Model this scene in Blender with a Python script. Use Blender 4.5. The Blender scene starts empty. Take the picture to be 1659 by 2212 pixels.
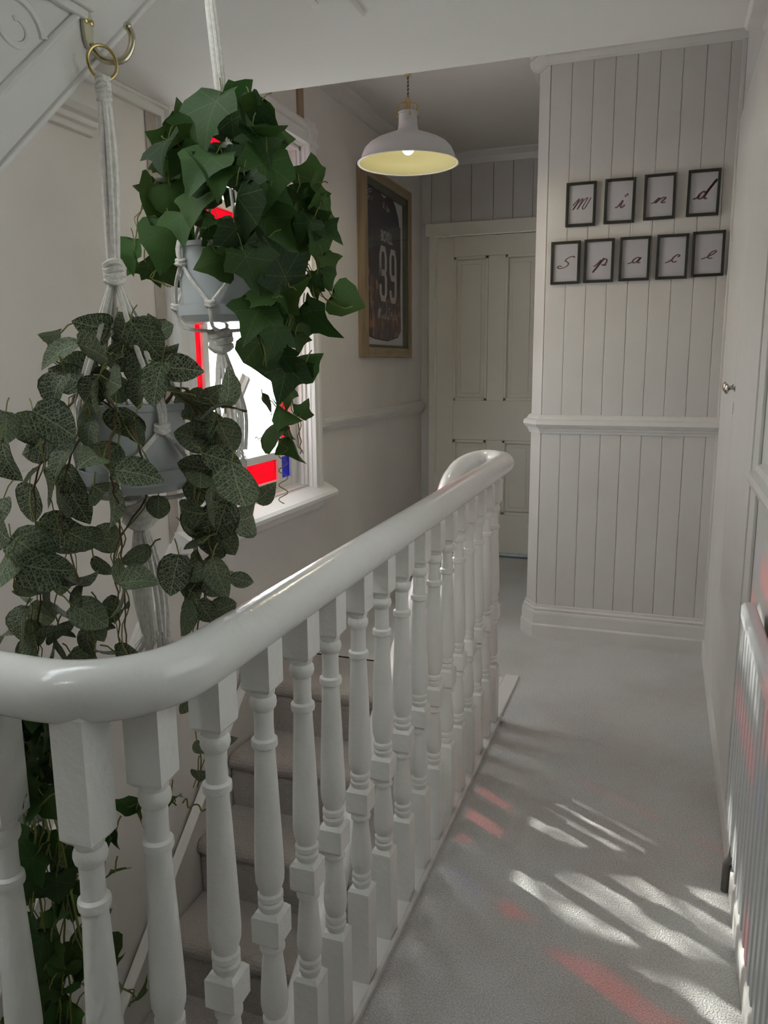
import bpy, bmesh, math, random
from mathutils import Vector, Matrix, Euler
from math import sin, cos, pi, radians

# ---------------------------------------------------------------- camera, sky, sun, exposure
K = 0.85                      # plan units -> metres
W, H = 1659, 2212
F = 1697.5
EYE = Vector((0, 0, 1.5))
PITCH, YAW, ROLL = 0.18452842, -0.34304739, 0.00834293
_f = Vector((sin(YAW)*cos(PITCH), cos(YAW)*cos(PITCH), -sin(PITCH)))
_r = Vector((cos(YAW), -sin(YAW), 0))
_d = _f.cross(_r)
RT = cos(ROLL)*_r + sin(ROLL)*_d
DN = -sin(ROLL)*_r + cos(ROLL)*_d
FW = _f
scn = bpy.context.scene
col = scn.collection
cd = bpy.data.cameras.new('camera'); cam = bpy.data.objects.new('camera', cd); col.objects.link(cam)
cd.sensor_fit = 'VERTICAL'; cd.sensor_height = 36; cd.sensor_width = 36*W/H
cd.lens = F/H*36; cd.clip_start = 0.02
m = Matrix((RT, -DN, -FW)).transposed().to_4x4(); m.translation = EYE*K
cam.matrix_world = m
scn.camera = cam

world = bpy.data.worlds.new('sky'); scn.world = world; world.use_nodes = True
bg = world.node_tree.nodes['Background']
bg.inputs[0].default_value = (0.87, 0.955, 1.0, 1); bg.inputs[1].default_value = 12.5
sd = bpy.data.lights.new('sun', 'SUN'); sun = bpy.data.objects.new('sun', sd); col.objects.link(sun)
sd.energy = 13.5; sd.angle = radians(0.8); sd.color = (1.0, 0.96, 0.90)
sun.location = (-5, 5, 5)
sun.rotation_euler = Vector((1, -.635, -.69)).to_track_quat('-Z', 'Y').to_euler()
scn.view_settings.view_transform = 'Standard'; scn.view_settings.look = 'None'
scn.view_settings.gamma = 1; scn.view_settings.use_curve_mapping = False
scn.view_settings.exposure = 0.06

# ---------------------------------------------------------------- helpers
def ray(px, py): return FW + RT*((px-W/2)/F) + DN*((py-H/2)/F)
def atX(px, py, x): d = ray(px, py); return EYE + d*(x/d.x)
def atY(px, py, y): d = ray(px, py); return EYE + d*(y/d.y)
def atD(px, py, dist): return EYE + ray(px, py)*dist

def tag(o, label=None, cat=None, group=None, kind=None):
    if label: o['label'] = label
    if cat: o['category'] = cat
    if group: o['group'] = group
    if kind: o['kind'] = kind
    return o

class MB:
    def __init__(s): s.v = []; s.f = []; s.sm = []
    def add(s, vs, fs, smooth=False):
        b = len(s.v); s.v += [Vector(v) for v in vs]; s.f += [tuple(i+b for i in f) for f in fs]; s.sm += [smooth]*len(fs); return s
    def box(s, x0, x1, y0, y1, z0, z1):
        return s.add([(x0,y0,z0),(x1,y0,z0),(x1,y1,z0),(x0,y1,z0),(x0,y0,z1),(x1,y0,z1),(x1,y1,z1),(x0,y1,z1)],
                     [(0,3,2,1),(4,5,6,7),(0,1,5,4),(1,2,6,5),(2,3,7,6),(3,0,4,7)])
    def prism(s, prof, a, b, axis='x', smooth=False):
        # prof: closed list of 2-D points; extruded along axis from a to b (x: prof=(y,z); y: prof=(x,z); z: prof=(x,y))
        def P(t, p): return (t,p[0],p[1]) if axis == 'x' else ((p[0],t,p[1]) if axis == 'y' else (p[0],p[1],t))
        n = len(prof)
        vs = [P(a,p) for p in prof]+[P(b,p) for p in prof]
        fs = [(i,(i+1)%n,n+(i+1)%n,n+i) for i in range(n)]
        fs += [tuple(range(n-1,-1,-1)), tuple(range(n,2*n))]
        return s.add(vs, fs, smooth)
    def slant(s, prof, A, B):
        # prof (u: +X offset, w: perpendicular-up offset) swept straight from A to B
        A, B = Vector(A), Vector(B); t = (B-A).normalized(); u = Vector((1,0,0))
        if abs(t.x) > .9: u = Vector((0,-1,0))
        w = u.cross(t); w = w if w.z > 0 else -w
        n = len(prof)
        vs = [A+u*p[0]+w*p[1] for p in prof]+[B+u*p[0]+w*p[1] for p in prof]
        return s.add(vs, [(i,(i+1)%n,n+(i+1)%n,n+i) for i in range(n)]+[tuple(range(n-1,-1,-1)), tuple(range(n,2*n))])
    def lathe(s, prof, c, n=24, cap=True):
        # prof [(r,z)...]
        vs = []; fs = []
        for r, z in prof:
            vs += [(c[0]+r*cos(2*pi*i/n), c[1]+r*sin(2*pi*i/n), c[2]+z) for i in range(n)]
        for k in range(len(prof)-1):
            for i in range(n):
                j = (i+1) % n; fs.append((k*n+i, k*n+j, (k+1)*n+j, (k+1)*n+i))
        if cap:
            if prof[0][0] > 1e-4: fs.append(tuple(range(n-1,-1,-1)))
            if prof[-1][0] > 1e-4: fs.append(tuple((len(prof)-1)*n+i for i in range(n)))
        return s.add(vs, fs, True)
    def tube(s, pts, r, n=8, closed=False, sy=1.0):
        pts = [Vector(p) for p in pts]; rs = r if isinstance(r, (list,tuple)) else [r]*len(pts)
        N = len(pts); vs = []; fs = []
        up = None
        for i, p in enumerate(pts):
            a = pts[(i-1) % N] if (closed or i > 0) else pts[i]
            b = pts[(i+1) % N] if (closed or i < N-1) else pts[i]
            t = (b-a).normalized() if (b-a).length > 1e-9 else Vector((0,0,1))
            if up is None:
                up = Vector((0,0,1)) if abs(t.z) < .9 else Vector((0,1,0))
            u = (up - t*up.dot(t)).normalized(); w = t.cross(u); up = u
            vs += [p + (u*cos(2*pi*k/n)*sy + w*sin(2*pi*k/n))*rs[i] for k in range(n)]
        M = N if closed else N-1
        for i in range(M):
            for k in range(n):
                a = i*n+k; b = i*n+(k+1) % n; c = ((i+1) % N)*n
                fs.append((a, b, c+(k+1) % n, c+k))
        if not closed: fs += [tuple(range(n-1,-1,-1)), tuple((N-1)*n+k for k in range(n))]
        return s.add(vs, fs, True)
    def ball(s, c, r, n=10, m=7, sx=1, sy=1, sz=1):
        vs = [(c[0],c[1],c[2]-r*sz)]
        for j in range(1, m):
            a = -pi/2+pi*j/m
            vs += [(c[0]+r*sx*cos(a)*cos(2*pi*i/n), c[1]+r*sy*cos(a)*sin(2*pi*i/n), c[2]+r*sz*sin(a)) for i in range(n)]
        vs.append((c[0],c[1],c[2]+r*sz)); fs = []
        for i in range(n):
            fs.append((0, 1+(i+1) % n, 1+i))
            for j in range(m-2):
                a = 1+j*n+i; b = 1+j*n+(i+1) % n; fs.append((a, b, b+n, a+n))
            fs.append((len(vs)-1, 1+(m-2)*n+i, 1+(m-2)*n+(i+1) % n))
        return s.add(vs, fs, True)

def mesh_of(name, mb, mat, org=Vector((0,0,0)), fix=True):
    me = bpy.data.meshes.new(name)
    me.from_pydata([(v-org)*K for v in mb.v], [], mb.f)
    me.polygons.foreach_set('use_smooth', mb.sm)
    if fix:
        b = bmesh.new(); b.from_mesh(me); bmesh.ops.recalc_face_normals(b, faces=b.faces[:])
        for e in b.edges:
            if len(e.link_faces) == 2 and e.calc_face_angle(0) > .52: e.smooth = False
        b.to_mesh(me); b.free()
    for mm in (mat if isinstance(mat, (list,tuple)) else [mat]): me.materials.append(mm)
    return me

def org_of(o): return Vector(o.get('_o', (0,0,0)))
ORG = {}
def build(name, mb, mat, parent=None, bevel=0, fix=True, **kw):
    if parent is None:
        lo = Vector([min(v[i] for v in mb.v) for i in range(3)]); hi = Vector([max(v[i] for v in mb.v) for i in range(3)])
        o_ = Vector(((lo.x+hi.x)/2, (lo.y+hi.y)/2, lo.z))
    else: o_ = ORG[parent.name]
    ob = bpy.data.objects.new(name, mesh_of(name, mb, mat, o_, fix)); col.objects.link(ob)
    ORG[ob.name] = o_
    if parent is None: ob.location = o_*K
    else: ob.parent = parent
    if bevel:
        md = ob.modifiers.new('bevel', 'BEVEL'); md.width = bevel*K; md.segments = 2; md.limit_method = 'ANGLE'; md.angle_limit = radians(40)
    return tag(ob, **kw)
def thing(name, loc, label=None, cat=None, group=None, kind=None):
    o = bpy.data.objects.new(name, None); col.objects.link(o); o.empty_display_size = .05
    o.location = Vector(loc)*K; ORG[o.name] = Vector(loc)
    return tag(o, label, cat, group, kind)

# ---------------------------------------------------------------- materials
def new_mat(name):
    m = bpy.data.materials.new(name); m.use_nodes = True
    nt = m.node_tree; return m, nt, nt.nodes['Principled BSDF']
def link(nt, a, b): nt.links.new(a, b)
def paint(name, c, rough=.5, bump=.1, bscale=60, var=.04, vscale=3, spec=.5, metal=0, stain=None, rand=0):
    m, nt, p = new_mat(name); N = nt.nodes
    tc = N.new('ShaderNodeTexCoord')
    no = N.new('ShaderNodeTexNoise'); no.inputs['Scale'].default_value = vscale; no.inputs['Detail'].default_value = 5
    link(nt, tc.outputs['Object'], no.inputs['Vector'])
    mr = N.new('ShaderNodeMapRange'); mr.inputs[1].default_value = .3; mr.inputs[2].default_value = .7
    mr.inputs[3].default_value = 1-var; mr.inputs[4].default_value = 1+var
    link(nt, no.outputs[0], mr.inputs[0])
    hs = N.new('ShaderNodeHueSaturation'); hs.inputs['Color'].default_value = (*c, 1)
    link(nt, mr.outputs[0], hs.inputs['Value'])
    out = hs.outputs[0]
    if rand:
        oi = N.new('ShaderNodeObjectInfo'); r2 = N.new('ShaderNodeMapRange'); r2.inputs[3].default_value = 1-rand; r2.inputs[4].default_value = 1+rand
        link(nt, oi.outputs['Random'], r2.inputs[0])
        h2 = N.new('ShaderNodeHueSaturation'); link(nt, out, h2.inputs['Color']); link(nt, r2.outputs[0], h2.inputs['Value']); out = h2.outputs[0]
    if stain:
        n2 = N.new('ShaderNodeTexNoise'); n2.inputs['Scale'].default_value = stain[1]; n2.inputs['Detail'].default_value = 3
        link(nt, tc.outputs['Object'], n2.inputs['Vector'])
        r3 = N.new('ShaderNodeMapRange'); r3.inputs[1].default_value = .55; r3.inputs[2].default_value = .8; r3.inputs[4].default_value = stain[2]
        link(nt, n2.outputs[0], r3.inputs[0])
        mx = N.new('ShaderNodeMix'); mx.data_type = 'RGBA'; link(nt, r3.outputs[0], mx.inputs[0]); link(nt, out, mx.inputs[6]); mx.inputs[7].default_value = (*stain[0], 1)
        out = mx.outputs[2]
    link(nt, out, p.inputs['Base Color'])
    p.inputs['Roughness'].default_value = rough; p.inputs['Metallic'].default_value = metal
    p.inputs['Specular IOR Level'].default_value = spec
    if bump:
        nb = N.new('ShaderNodeTexNoise'); nb.inputs['Scale'].default_value = bscale; nb.inputs['Detail'].default_value = 4
        link(nt, tc.outputs['Object'], nb.inputs['Vector'])
        bu = N.new('ShaderNodeBump'); bu.inputs['Strength'].default_value = bump; bu.inputs['Distance'].default_value = .01
        link(nt, nb.outputs[0], bu.inputs['Height']); link(nt, bu.outputs[0], p.inputs['Normal'])
    return m
def carpet(name, c, c2):
    m, nt, p = new_mat(name); N = nt.nodes
    tc = N.new('ShaderNodeTexCoord'); geo = N.new('ShaderNodeNewGeometry')
    n1 = N.new('ShaderNodeTexNoise'); n1.inputs['Scale'].default_value = 260; n1.inputs['Detail'].default_value = 3
    link(nt, geo.outputs['Position'], n1.inputs['Vector'])
    n2 = N.new('ShaderNodeTexNoise'); n2.inputs['Scale'].default_value = 2.5; n2.inputs['Detail'].default_value = 4
    link(nt, geo.outputs['Position'], n2.inputs['Vector'])
    mx = N.new('ShaderNodeMix'); mx.data_type = 'RGBA'; mx.inputs[6].default_value = (*c, 1); mx.inputs[7].default_value = (*c2, 1)
    r = N.new('ShaderNodeMapRange'); r.inputs[1].default_value = .4; r.inputs[2].default_value = .65
    link(nt, n2.outputs[0], r.inputs[0]); link(nt, r.outputs[0], mx.inputs[0])
    hs = N.new('ShaderNodeHueSaturation'); r2 = N.new('ShaderNodeMapRange'); r2.inputs[1].default_value = .3; r2.inputs[2].default_value = .7; r2.inputs[3].default_value = .72; r2.inputs[4].default_value = 1.2
    link(nt, n1.outputs[0], r2.inputs[0]); link(nt, r2.outputs[0], hs.inputs['Value']); link(nt, mx.outputs[2], hs.inputs['Color'])
    link(nt, hs.outputs[0], p.inputs['Base Color'])
    p.inputs['Roughness'].default_value = 1; p.inputs['Specular IOR Level'].default_value = .1
    try: p.inputs['Sheen Weight'].default_value = .25
    except Exception: pass
    bu = N.new('ShaderNodeBump'); bu.inputs['Strength'].default_value = .9; bu.inputs['Distance'].default_value = .006
    link(nt, n1.outputs[0], bu.inputs['Height']); link(nt, bu.outputs[0], p.inputs['Normal'])
    return m
def wood(name, c, c2, scale=8, axis=2):
    m, nt, p = new_mat(name); N = nt.nodes
    tc = N.new('ShaderNodeTexCoord'); mp = N.new('ShaderNodeMapping')
    sc = [scale*6]*3; sc[axis] = scale*.5; mp.inputs['Scale'].default_value = sc
    link(nt, tc.outputs['Object'], mp.inputs['Vector'])
    n = N.new('ShaderNodeTexNoise'); n.inputs['Scale'].default_value = 1; n.inputs['Detail'].default_value = 6; n.inputs['Distortion'].default_value = .6
    link(nt, mp.outputs[0], n.inputs['Vector'])
    r = N.new('ShaderNodeValToRGB'); r.color_ramp.elements[0].position = .35; r.color_ramp.elements[1].position = .65
    r.color_ramp.elements[0].color = (*c2, 1); r.color_ramp.elements[1].color = (*c, 1)
    link(nt, n.outputs[0], r.inputs[0]); link(nt, r.outputs[0], p.inputs['Base Color']); p.inputs['Roughness'].default_value = .55
    return m
def stained(name, c, gloss=.08):
    m = bpy.data.materials.new(name); m.use_nodes = True; nt = m.node_tree; N = nt.nodes; N.clear()
    out = N.new('ShaderNodeOutputMaterial'); tr = N.new('ShaderNodeBsdfTransparent'); gl = N.new('ShaderNodeBsdfGlossy'); tl = N.new('ShaderNodeBsdfTranslucent')
    tc = N.new('ShaderNodeTexCoord'); no = N.new('ShaderNodeTexNoise'); no.inputs['Scale'].default_value = 18; no.inputs['Detail'].default_value = 4
    link(nt, tc.outputs['Object'], no.inputs['Vector'])
    hs = N.new('ShaderNodeHueSaturation'); hs.inputs['Color'].default_value = (*c, 1)
    r = N.new('ShaderNodeMapRange'); r.inputs[1].default_value = .3; r.inputs[2].default_value = .7; r.inputs[3].default_value = .75; r.inputs[4].default_value = 1.15
    link(nt, no.outputs[0], r.inputs[0]); link(nt, r.outputs[0], hs.inputs['Value'])
    link(nt, hs.outputs[0], tr.inputs[0]); link(nt, hs.outputs[0], tl.inputs[0]); gl.inputs['Roughness'].default_value = .1
    a = N.new('ShaderNodeMixShader'); a.inputs[0].default_value = .25; link(nt, tr.outputs[0], a.inputs[1]); link(nt, tl.outputs[0], a.inputs[2])
    b = N.new('ShaderNodeMixShader'); b.inputs[0].default_value = gloss; link(nt, a.outputs[0], b.inputs[1]); link(nt, gl.outputs[0], b.inputs[2])
    link(nt, b.outputs[0], out.inputs[0]); return m
def math_node(nt, op, a, b=None, c=None):
    n = nt.nodes.new('ShaderNodeMath'); n.operation = op
    for i, x in enumerate((a, b, c)):
        if x is None: continue
        if isinstance(x, (int,float)): n.inputs[i].default_value = x
        else: nt.links.new(x, n.inputs[i])
    return n.outputs[0]
def frosted(name):
    # obscure glass with a diamond lattice of little stars (pattern runs over the pane's own Y and Z)
    m = bpy.data.materials.new(name); m.use_nodes = True; nt = m.node_tree; N = nt.nodes; N.clear()
    out = N.new('ShaderNodeOutputMaterial'); tr = N.new('ShaderNodeBsdfTransparent'); tl = N.new('ShaderNodeBsdfTranslucent')
    tc = N.new('ShaderNodeTexCoord'); sp = N.new('ShaderNodeSeparateXYZ'); link(nt, tc.outputs['Object'], sp.inputs[0])
    s = 1/.075
    u = math_node(nt, 'MULTIPLY', math_node(nt, 'ADD', sp.outputs[1], math_node(nt, 'MULTIPLY', sp.outputs[2], .62)), s)
    v = math_node(nt, 'MULTIPLY', math_node(nt, 'SUBTRACT', sp.outputs[1], math_node(nt, 'MULTIPLY', sp.outputs[2], .62)), s)
    du = math_node(nt, 'SUBTRACT', math_node(nt, 'FRACT', u), .5); dv = math_node(nt, 'SUBTRACT', math_node(nt, 'FRACT', v), .5)
    e = math_node(nt, 'MAXIMUM', math_node(nt, 'ABSOLUTE', du), math_node(nt, 'ABSOLUTE', dv))
    lat = math_node(nt, 'GREATER_THAN', e, .47)
    rr = math_node(nt, 'SQRT', math_node(nt, 'ADD', math_node(nt, 'MULTIPLY', du, du), math_node(nt, 'MULTIPLY', dv, dv)))
    an = math_node(nt, 'ARCTAN2', du, dv)
    st = math_node(nt, 'MULTIPLY', math_node(nt, 'GREATER_THAN', math_node(nt, 'COSINE', math_node(nt, 'MULTIPLY', an, 8)), .2),
                   math_node(nt, 'MULTIPLY', math_node(nt, 'LESS_THAN', rr, .23), math_node(nt, 'GREATER_THAN', rr, .06)))
    pat = math_node(nt, 'MAXIMUM', math_node(nt, 'MULTIPLY', lat, .5), st)
    c = N.new('ShaderNodeMix'); c.data_type = 'RGBA'; c.inputs[6].default_value = (.9,.93,.94,1); c.inputs[7].default_value = (.66,.78,.80,1); link(nt, pat, c.inputs[0])
    link(nt, c.outputs[2], tl.inputs[0]); tr.inputs[0].default_value = (.95,.97,.97,1)
    no = N.new('ShaderNodeTexNoise'); no.inputs['Scale'].default_value = 17; no.inputs['Detail'].default_value = 3; link(nt, tc.outputs['Object'], no.inputs['Vector'])
    r = N.new('ShaderNodeMapRange'); r.inputs[1].default_value = .42; r.inputs[2].default_value = .6; r.inputs[3].default_value = .72; r.inputs[4].default_value = .30
    link(nt, no.outputs[0], r.inputs[0])
    a = N.new('ShaderNodeMixShader'); link(nt, r.outputs[0], a.inputs[0]); link(nt, tr.outputs[0], a.inputs[1]); link(nt, tl.outputs[0], a.inputs[2])
    link(nt, a.outputs[0], out.inputs[0]); return m
def emit(name, c, s):
    m = bpy.data.materials.new(name); m.use_nodes = True; nt = m.node_tree; N = nt.nodes; N.clear()
    out = N.new('ShaderNodeOutputMaterial'); e = N.new('ShaderNodeEmission'); e.inputs[0].default_value = (*c, 1); e.inputs[1].default_value = s
    link(nt, e.outputs[0], out.inputs[0]); return m
def leaf_mat(name, c, vein, kind):
    m, nt, p = new_mat(name); N = nt.nodes
    tc = N.new('ShaderNodeTexCoord'); sp = N.new('ShaderNodeSeparateXYZ'); link(nt, tc.outputs['Object'], sp.inputs[0])
    x, y = sp.outputs[0], sp.outputs[1]
    mid = math_node(nt, 'LESS_THAN', math_node(nt, 'ABSOLUTE', x), .012)
    if kind == 'net':
        vo = N.new('ShaderNodeTexVoronoi'); vo.feature = 'DISTANCE_TO_EDGE'; vo.inputs['Scale'].default_value = 15
        mp = N.new('ShaderNodeMapping'); mp.inputs['Scale'].default_value = (1,1,0); link(nt, tc.outputs['Object'], mp.inputs['Vector']); link(nt, mp.outputs[0], vo.inputs['Vector'])
        net = math_node(nt, 'LESS_THAN', vo.outputs['Distance'], .085)
        edge = math_node(nt, 'LESS_THAN', math_node(nt, 'ABSOLUTE', x), .36)
        arc = math_node(nt, 'MULTIPLY', math_node(nt, 'SUBTRACT', y, math_node(nt, 'MULTIPLY', math_node(nt, 'ABSOLUTE', x), .75)), 7)
        rib = math_node(nt, 'LESS_THAN', math_node(nt, 'ABSOLUTE', math_node(nt, 'SUBTRACT', math_node(nt, 'FRACT', arc), .5)), .055)
        f = math_node(nt, 'MAXIMUM', math_node(nt, 'MULTIPLY', net, .7), math_node(nt, 'MAXIMUM', mid, rib))
        f = math_node(nt, 'MULTIPLY', f, math_node(nt, 'MULTIPLY_ADD', edge, .8, .2))
    else:
        an = math_node(nt, 'ARCTAN2', x, math_node(nt, 'SUBTRACT', y, .22))
        rr = math_node(nt, 'SQRT', math_node(nt, 'ADD', math_node(nt, 'MULTIPLY', x, x), math_node(nt, 'POWER', math_node(nt, 'SUBTRACT', y, .22), 2)))
        sec = math_node(nt, 'SUBTRACT', math_node(nt, 'FRACT', math_node(nt, 'ADD', math_node(nt, 'DIVIDE', an, .98), .5)), .5)
        dist = math_node(nt, 'MULTIPLY', math_node(nt, 'ABSOLUTE', sec), rr)
        main = math_node(nt, 'LESS_THAN', dist, .0055)
        br = math_node(nt, 'FRACT', math_node(nt, 'MULTIPLY', math_node(nt, 'SUBTRACT', rr, math_node(nt, 'MULTIPLY', dist, 1.2)), 8))
        sub = math_node(nt, 'LESS_THAN', math_node(nt, 'ABSOLUTE', math_node(nt, 'SUBTRACT', br, .5)), .045)
        f = math_node(nt, 'MAXIMUM', main, math_node(nt, 'MULTIPLY', sub, .35))
    oi = N.new('ShaderNodeObjectInfo')
    hs = N.new('ShaderNodeHueSaturation'); hs.inputs['Color'].default_value = (*c, 1)
    r = N.new('ShaderNodeMapRange'); r.inputs[3].default_value = .45; r.inputs[4].default_value = 1.6; link(nt, oi.outputs['Random'], r.inputs[0]); link(nt, r.outputs[0], hs.inputs['Value'])
    r2 = N.new('ShaderNodeMapRange'); r2.inputs[3].default_value = .515; r2.inputs[4].default_value = .475
    link(nt, math_node(nt, 'FRACT', math_node(nt, 'MULTIPLY', oi.outputs['Random'], 7.3)), r2.inputs[0]); link(nt, r2.outputs[0], hs.inputs['Hue'])
    mx = N.new('ShaderNodeMix'); mx.data_type = 'RGBA'; link(nt, f, mx.inputs[0]); link(nt, hs.outputs[0], mx.inputs[6]); mx.inputs[7].default_value = (*vein, 1)
    link(nt, mx.outputs[2], p.inputs['Base Color']); p.inputs['Roughness'].default_value = .6; p.inputs['Specular IOR Level'].default_value = .35
    tl = N.new('ShaderNodeBsdfTranslucent'); link(nt, mx.outputs[2], tl.inputs[0])
    ms = N.new('ShaderNodeMixShader'); ms.inputs[0].default_value = .28; link(nt, p.outputs[0], ms.inputs[1]); link(nt, tl.outputs[0], ms.inputs[2])
    link(nt, ms.outputs[0], nt.nodes['Material Output'].inputs[0])
    return m

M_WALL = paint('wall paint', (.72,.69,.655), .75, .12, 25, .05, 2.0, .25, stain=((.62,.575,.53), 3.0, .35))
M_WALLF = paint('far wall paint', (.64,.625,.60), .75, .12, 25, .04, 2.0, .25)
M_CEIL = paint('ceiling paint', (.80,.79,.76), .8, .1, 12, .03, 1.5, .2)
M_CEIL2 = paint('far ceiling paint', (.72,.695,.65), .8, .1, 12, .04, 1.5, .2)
M_BOARD = paint('board paint', (.62,.60,.57), .5, .08, 30, .03, 3, .4, rand=.02, stain=((.57,.54,.505), 5, .3))
M_TRIM = paint('trim gloss paint', (.68,.665,.635), .38, .1, 40, .03, 5, .5)
M_SKIRT = paint('skirting paint', (.70,.685,.655), .4, .12, 40, .04, 5, .5)
M_DOOR = paint('door paint', (.80,.775,.70), .42, .06, 30, .03, 3, .45)
M_BAL = paint('baluster gloss paint', (.78,.775,.74), .33, .22, 55, .03, 6, .5, stain=((.72,.70,.66), 14, .35))
M_RAIL = paint('handrail gloss paint', (.76,.755,.73), .16, .10, 45, .03, 6, .6)
M_CARP = carpet('grey carpet', (.68,.67,.65), (.60,.575,.545))
M_CARP2 = carpet('brown carpet', (.48,.43,.385), (.40,.36,.325))
M_RAD = paint('radiator enamel', (.62,.63,.63), .3, .02, 40, .01, 4, .5)
M_WHITE = paint('window paint', (.80,.79,.765), .4, .06, 40, .02, 5, .4)
M_BARE = paint('exposed timber', (.36,.25,.17), .6, .1, 40, .15, 12, .3)
M_BRASS = paint('brass', (.55,.42,.18), .3, .02, 50, .05, 20, .5, metal=1)
M_NICK = paint('nickel', (.45,.44,.42), .25, .02, 50, .05, 20, .5, metal=1)
M_HOOKP = paint('cream lacquer plate', (.50,.48,.34), .35, .05, 50, .05, 20, .5)
M_HOOK = paint('pale brass', (.56,.52,.38), .22, .02, 50, .05, 20, .5, metal=1)
M_ROPE = paint('cotton cord', (.76,.73,.68), .9, .3, 300, .12, 120, .1)
M_POT = paint('pale grey plastic', (.50,.53,.53), .3, .02, 30, .02, 4, .5)
M_SAUCER = paint('clear grey plastic', (.52,.55,.56), .15, .02, 30, .02, 4, .6)
M_SOIL = paint('dark moss', (.02,.025,.015), .9, .5, 80, .3, 30, .1)
M_VINE = paint('green stem', (.16,.18,.05), .6, .1, 60, .3, 14, .3)
M_VINEB = paint('brown stem', (.12,.07,.04), .6, .1, 60, .3, 14, .3)
M_SHADE = paint('white enamel', (.62,.62,.62), .45, .02, 40, .02, 5, .4)
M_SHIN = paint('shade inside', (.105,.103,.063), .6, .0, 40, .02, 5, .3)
M_BULB = emit('lit bulb', (1, .93, .72), 3)
M_CORD = paint('striped flex', (.10,.10,.10), .8, .3, 200, .8, 160, .2)
M_BLACK = paint('black frame', (.022,.026,.022), .45, .05, 60, .2, 20, .4)
M_PAPER = paint('white print paper', (.46,.45,.47), .5, .0, 40, .01, 5, .4)
M_INK = paint('brown ink', (.12,.07,.075), .6, 0, 40, .12, 60, .3)
M_OAK = wood('oak frame', (.34,.26,.16), (.24,.175,.10))
M_MAT = paint('mount board', (.60,.59,.58), .7, .05, 80, .02, 4, .3)
M_INNER = paint('dark green slip', (.05,.06,.045), .5, .05, 60, .1, 10, .3)
M_JERSEY = paint('navy cloth', (.050,.046,.062), .85, .3, 160, .12, 10, .2)
M_JERSEY2 = paint('charcoal cloth band', (.085,.080,.088), .85, .3, 160, .12, 10, .2)
M_JLET = paint('white number print', (.50,.48,.46), .7, .1, 120, .05, 10, .3)
M_RED = stained('red glass', (.46,.003,.05))
M_BLUE = stained('blue glass', (.008,.016,.20))
M_FROST = frosted('patterned obscure glass')
M_LEAFR = leaf_mat('net veined leaf', (.052,.074,.040), (.25,.29,.18), 'net')
M_IVY = leaf_mat('ivy leaf', (.030,.074,.015), (.075,.125,.04), 'ivy')
M_DARK = paint('dark gap', (.03,.03,.03), .9, 0, 10, 0, 1, .1)
M_CITY = None
def city_mat():
    m, nt, p = new_mat('printed night city'); N = nt.nodes
    tc = N.new('ShaderNodeTexCoord'); sp = N.new('ShaderNodeSeparateXYZ'); link(nt, tc.outputs['Object'], sp.inputs[0])
    mp = N.new('ShaderNodeMapping'); mp.inputs['Scale'].default_value = (1, 30, 16); link(nt, tc.outputs['Object'], mp.inputs['Vector'])
    vo = N.new('ShaderNodeTexVoronoi'); vo.inputs['Scale'].default_value = 1.2; link(nt, mp.outputs[0], vo.inputs['Vector'])
    no = N.new('ShaderNodeTexNoise'); no.inputs['Scale'].default_value = 9; no.inputs['Detail'].default_value = 6; link(nt, tc.outputs['Object'], no.inputs['Vector'])
    f = math_node(nt, 'MULTIPLY', vo.outputs['Color'], no.outputs[0])
    r = N.new('ShaderNodeValToRGB'); e = r.color_ramp.elements; e[0].position = .18; e[0].color = (.045,.035,.05,1); e[1].position = .5; e[1].color = (.42,.20,.085,1)
    e2 = r.color_ramp.elements.new(.34); e2.color = (.17,.085,.065,1)
    link(nt, f, r.inputs[0]); link(nt, r.outputs[0], p.inputs['Base Color']); p.inputs['Roughness'].default_value = .8
    return m
M_CITY = city_mat()

# ---------------------------------------------------------------- setting
XL, XR = -1.83, .262          # left wall, right wall
YP, YD = 4.243, 6.013         # panelled wall, door wall
ZC, ZL = 3.03, 2.44           # far ceiling, low ceiling
YE = 2.665                    # edge of the low ceiling
RISE, GO, YS = .255, .283, 3.215
def S(name, mb, mat, parent=None, bevel=0, **kw):
    return build(name, mb, mat, parent, bevel, kind='structure', **kw) if parent is None else build(name, mb, mat, parent, bevel, **kw)

# floors
mb = MB()
mb.box(-.600, XR+.02, .76, 3.60, -.12, 0); mb.box(XL, XR+.4, -1.0, .76, -.12, 0)
mb.box(-.600, XR+.02, 3.60, YP+.02, -.12, 0); mb.box(XL, -.600, 3.60, YD, -.12, 0); mb.box(-.600, -.55, YP, YD, -.12, 0)
S('floor', mb, M_CARP)
# stairs rising to the landing
st = thing('staircase', (-1.37, 2.0, -2.4), kind='structure', label='carpeted stair flight rising to the landing beside the window wall', cat='staircase')
def step_prof(y, z, go, rise):
    # nosing at y (towards the camera), tread top z, runs back go
    pts = [(y+go+.03, z), (y+.03, z)]
    for a in range(0, 200, 25):
        t = radians(90+a); pts.append((y+.018+.034*cos(t)*1.0, z-.036+.036*sin(t)))
    pts += [(y+.006, z-.09), (y+.012, z-rise-.01), (y+go+.03, z-rise-.01)]
    return pts
for n in range(0, 9):
    z = -n*RISE; y = YS - .02 - n*GO
    go = .42 if n == 0 else GO
    mb = MB().prism(step_prof(y, z, go - (.03 if n == 0 else 0), RISE), XL+.03, -.89, 'x')
    build('step', mb, M_CARP2, st)
mb = MB().box(XL, -.86, 3.598, 3.606, -.01, .004); build('carpet_joint', mb, M_DARK, st)
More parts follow.
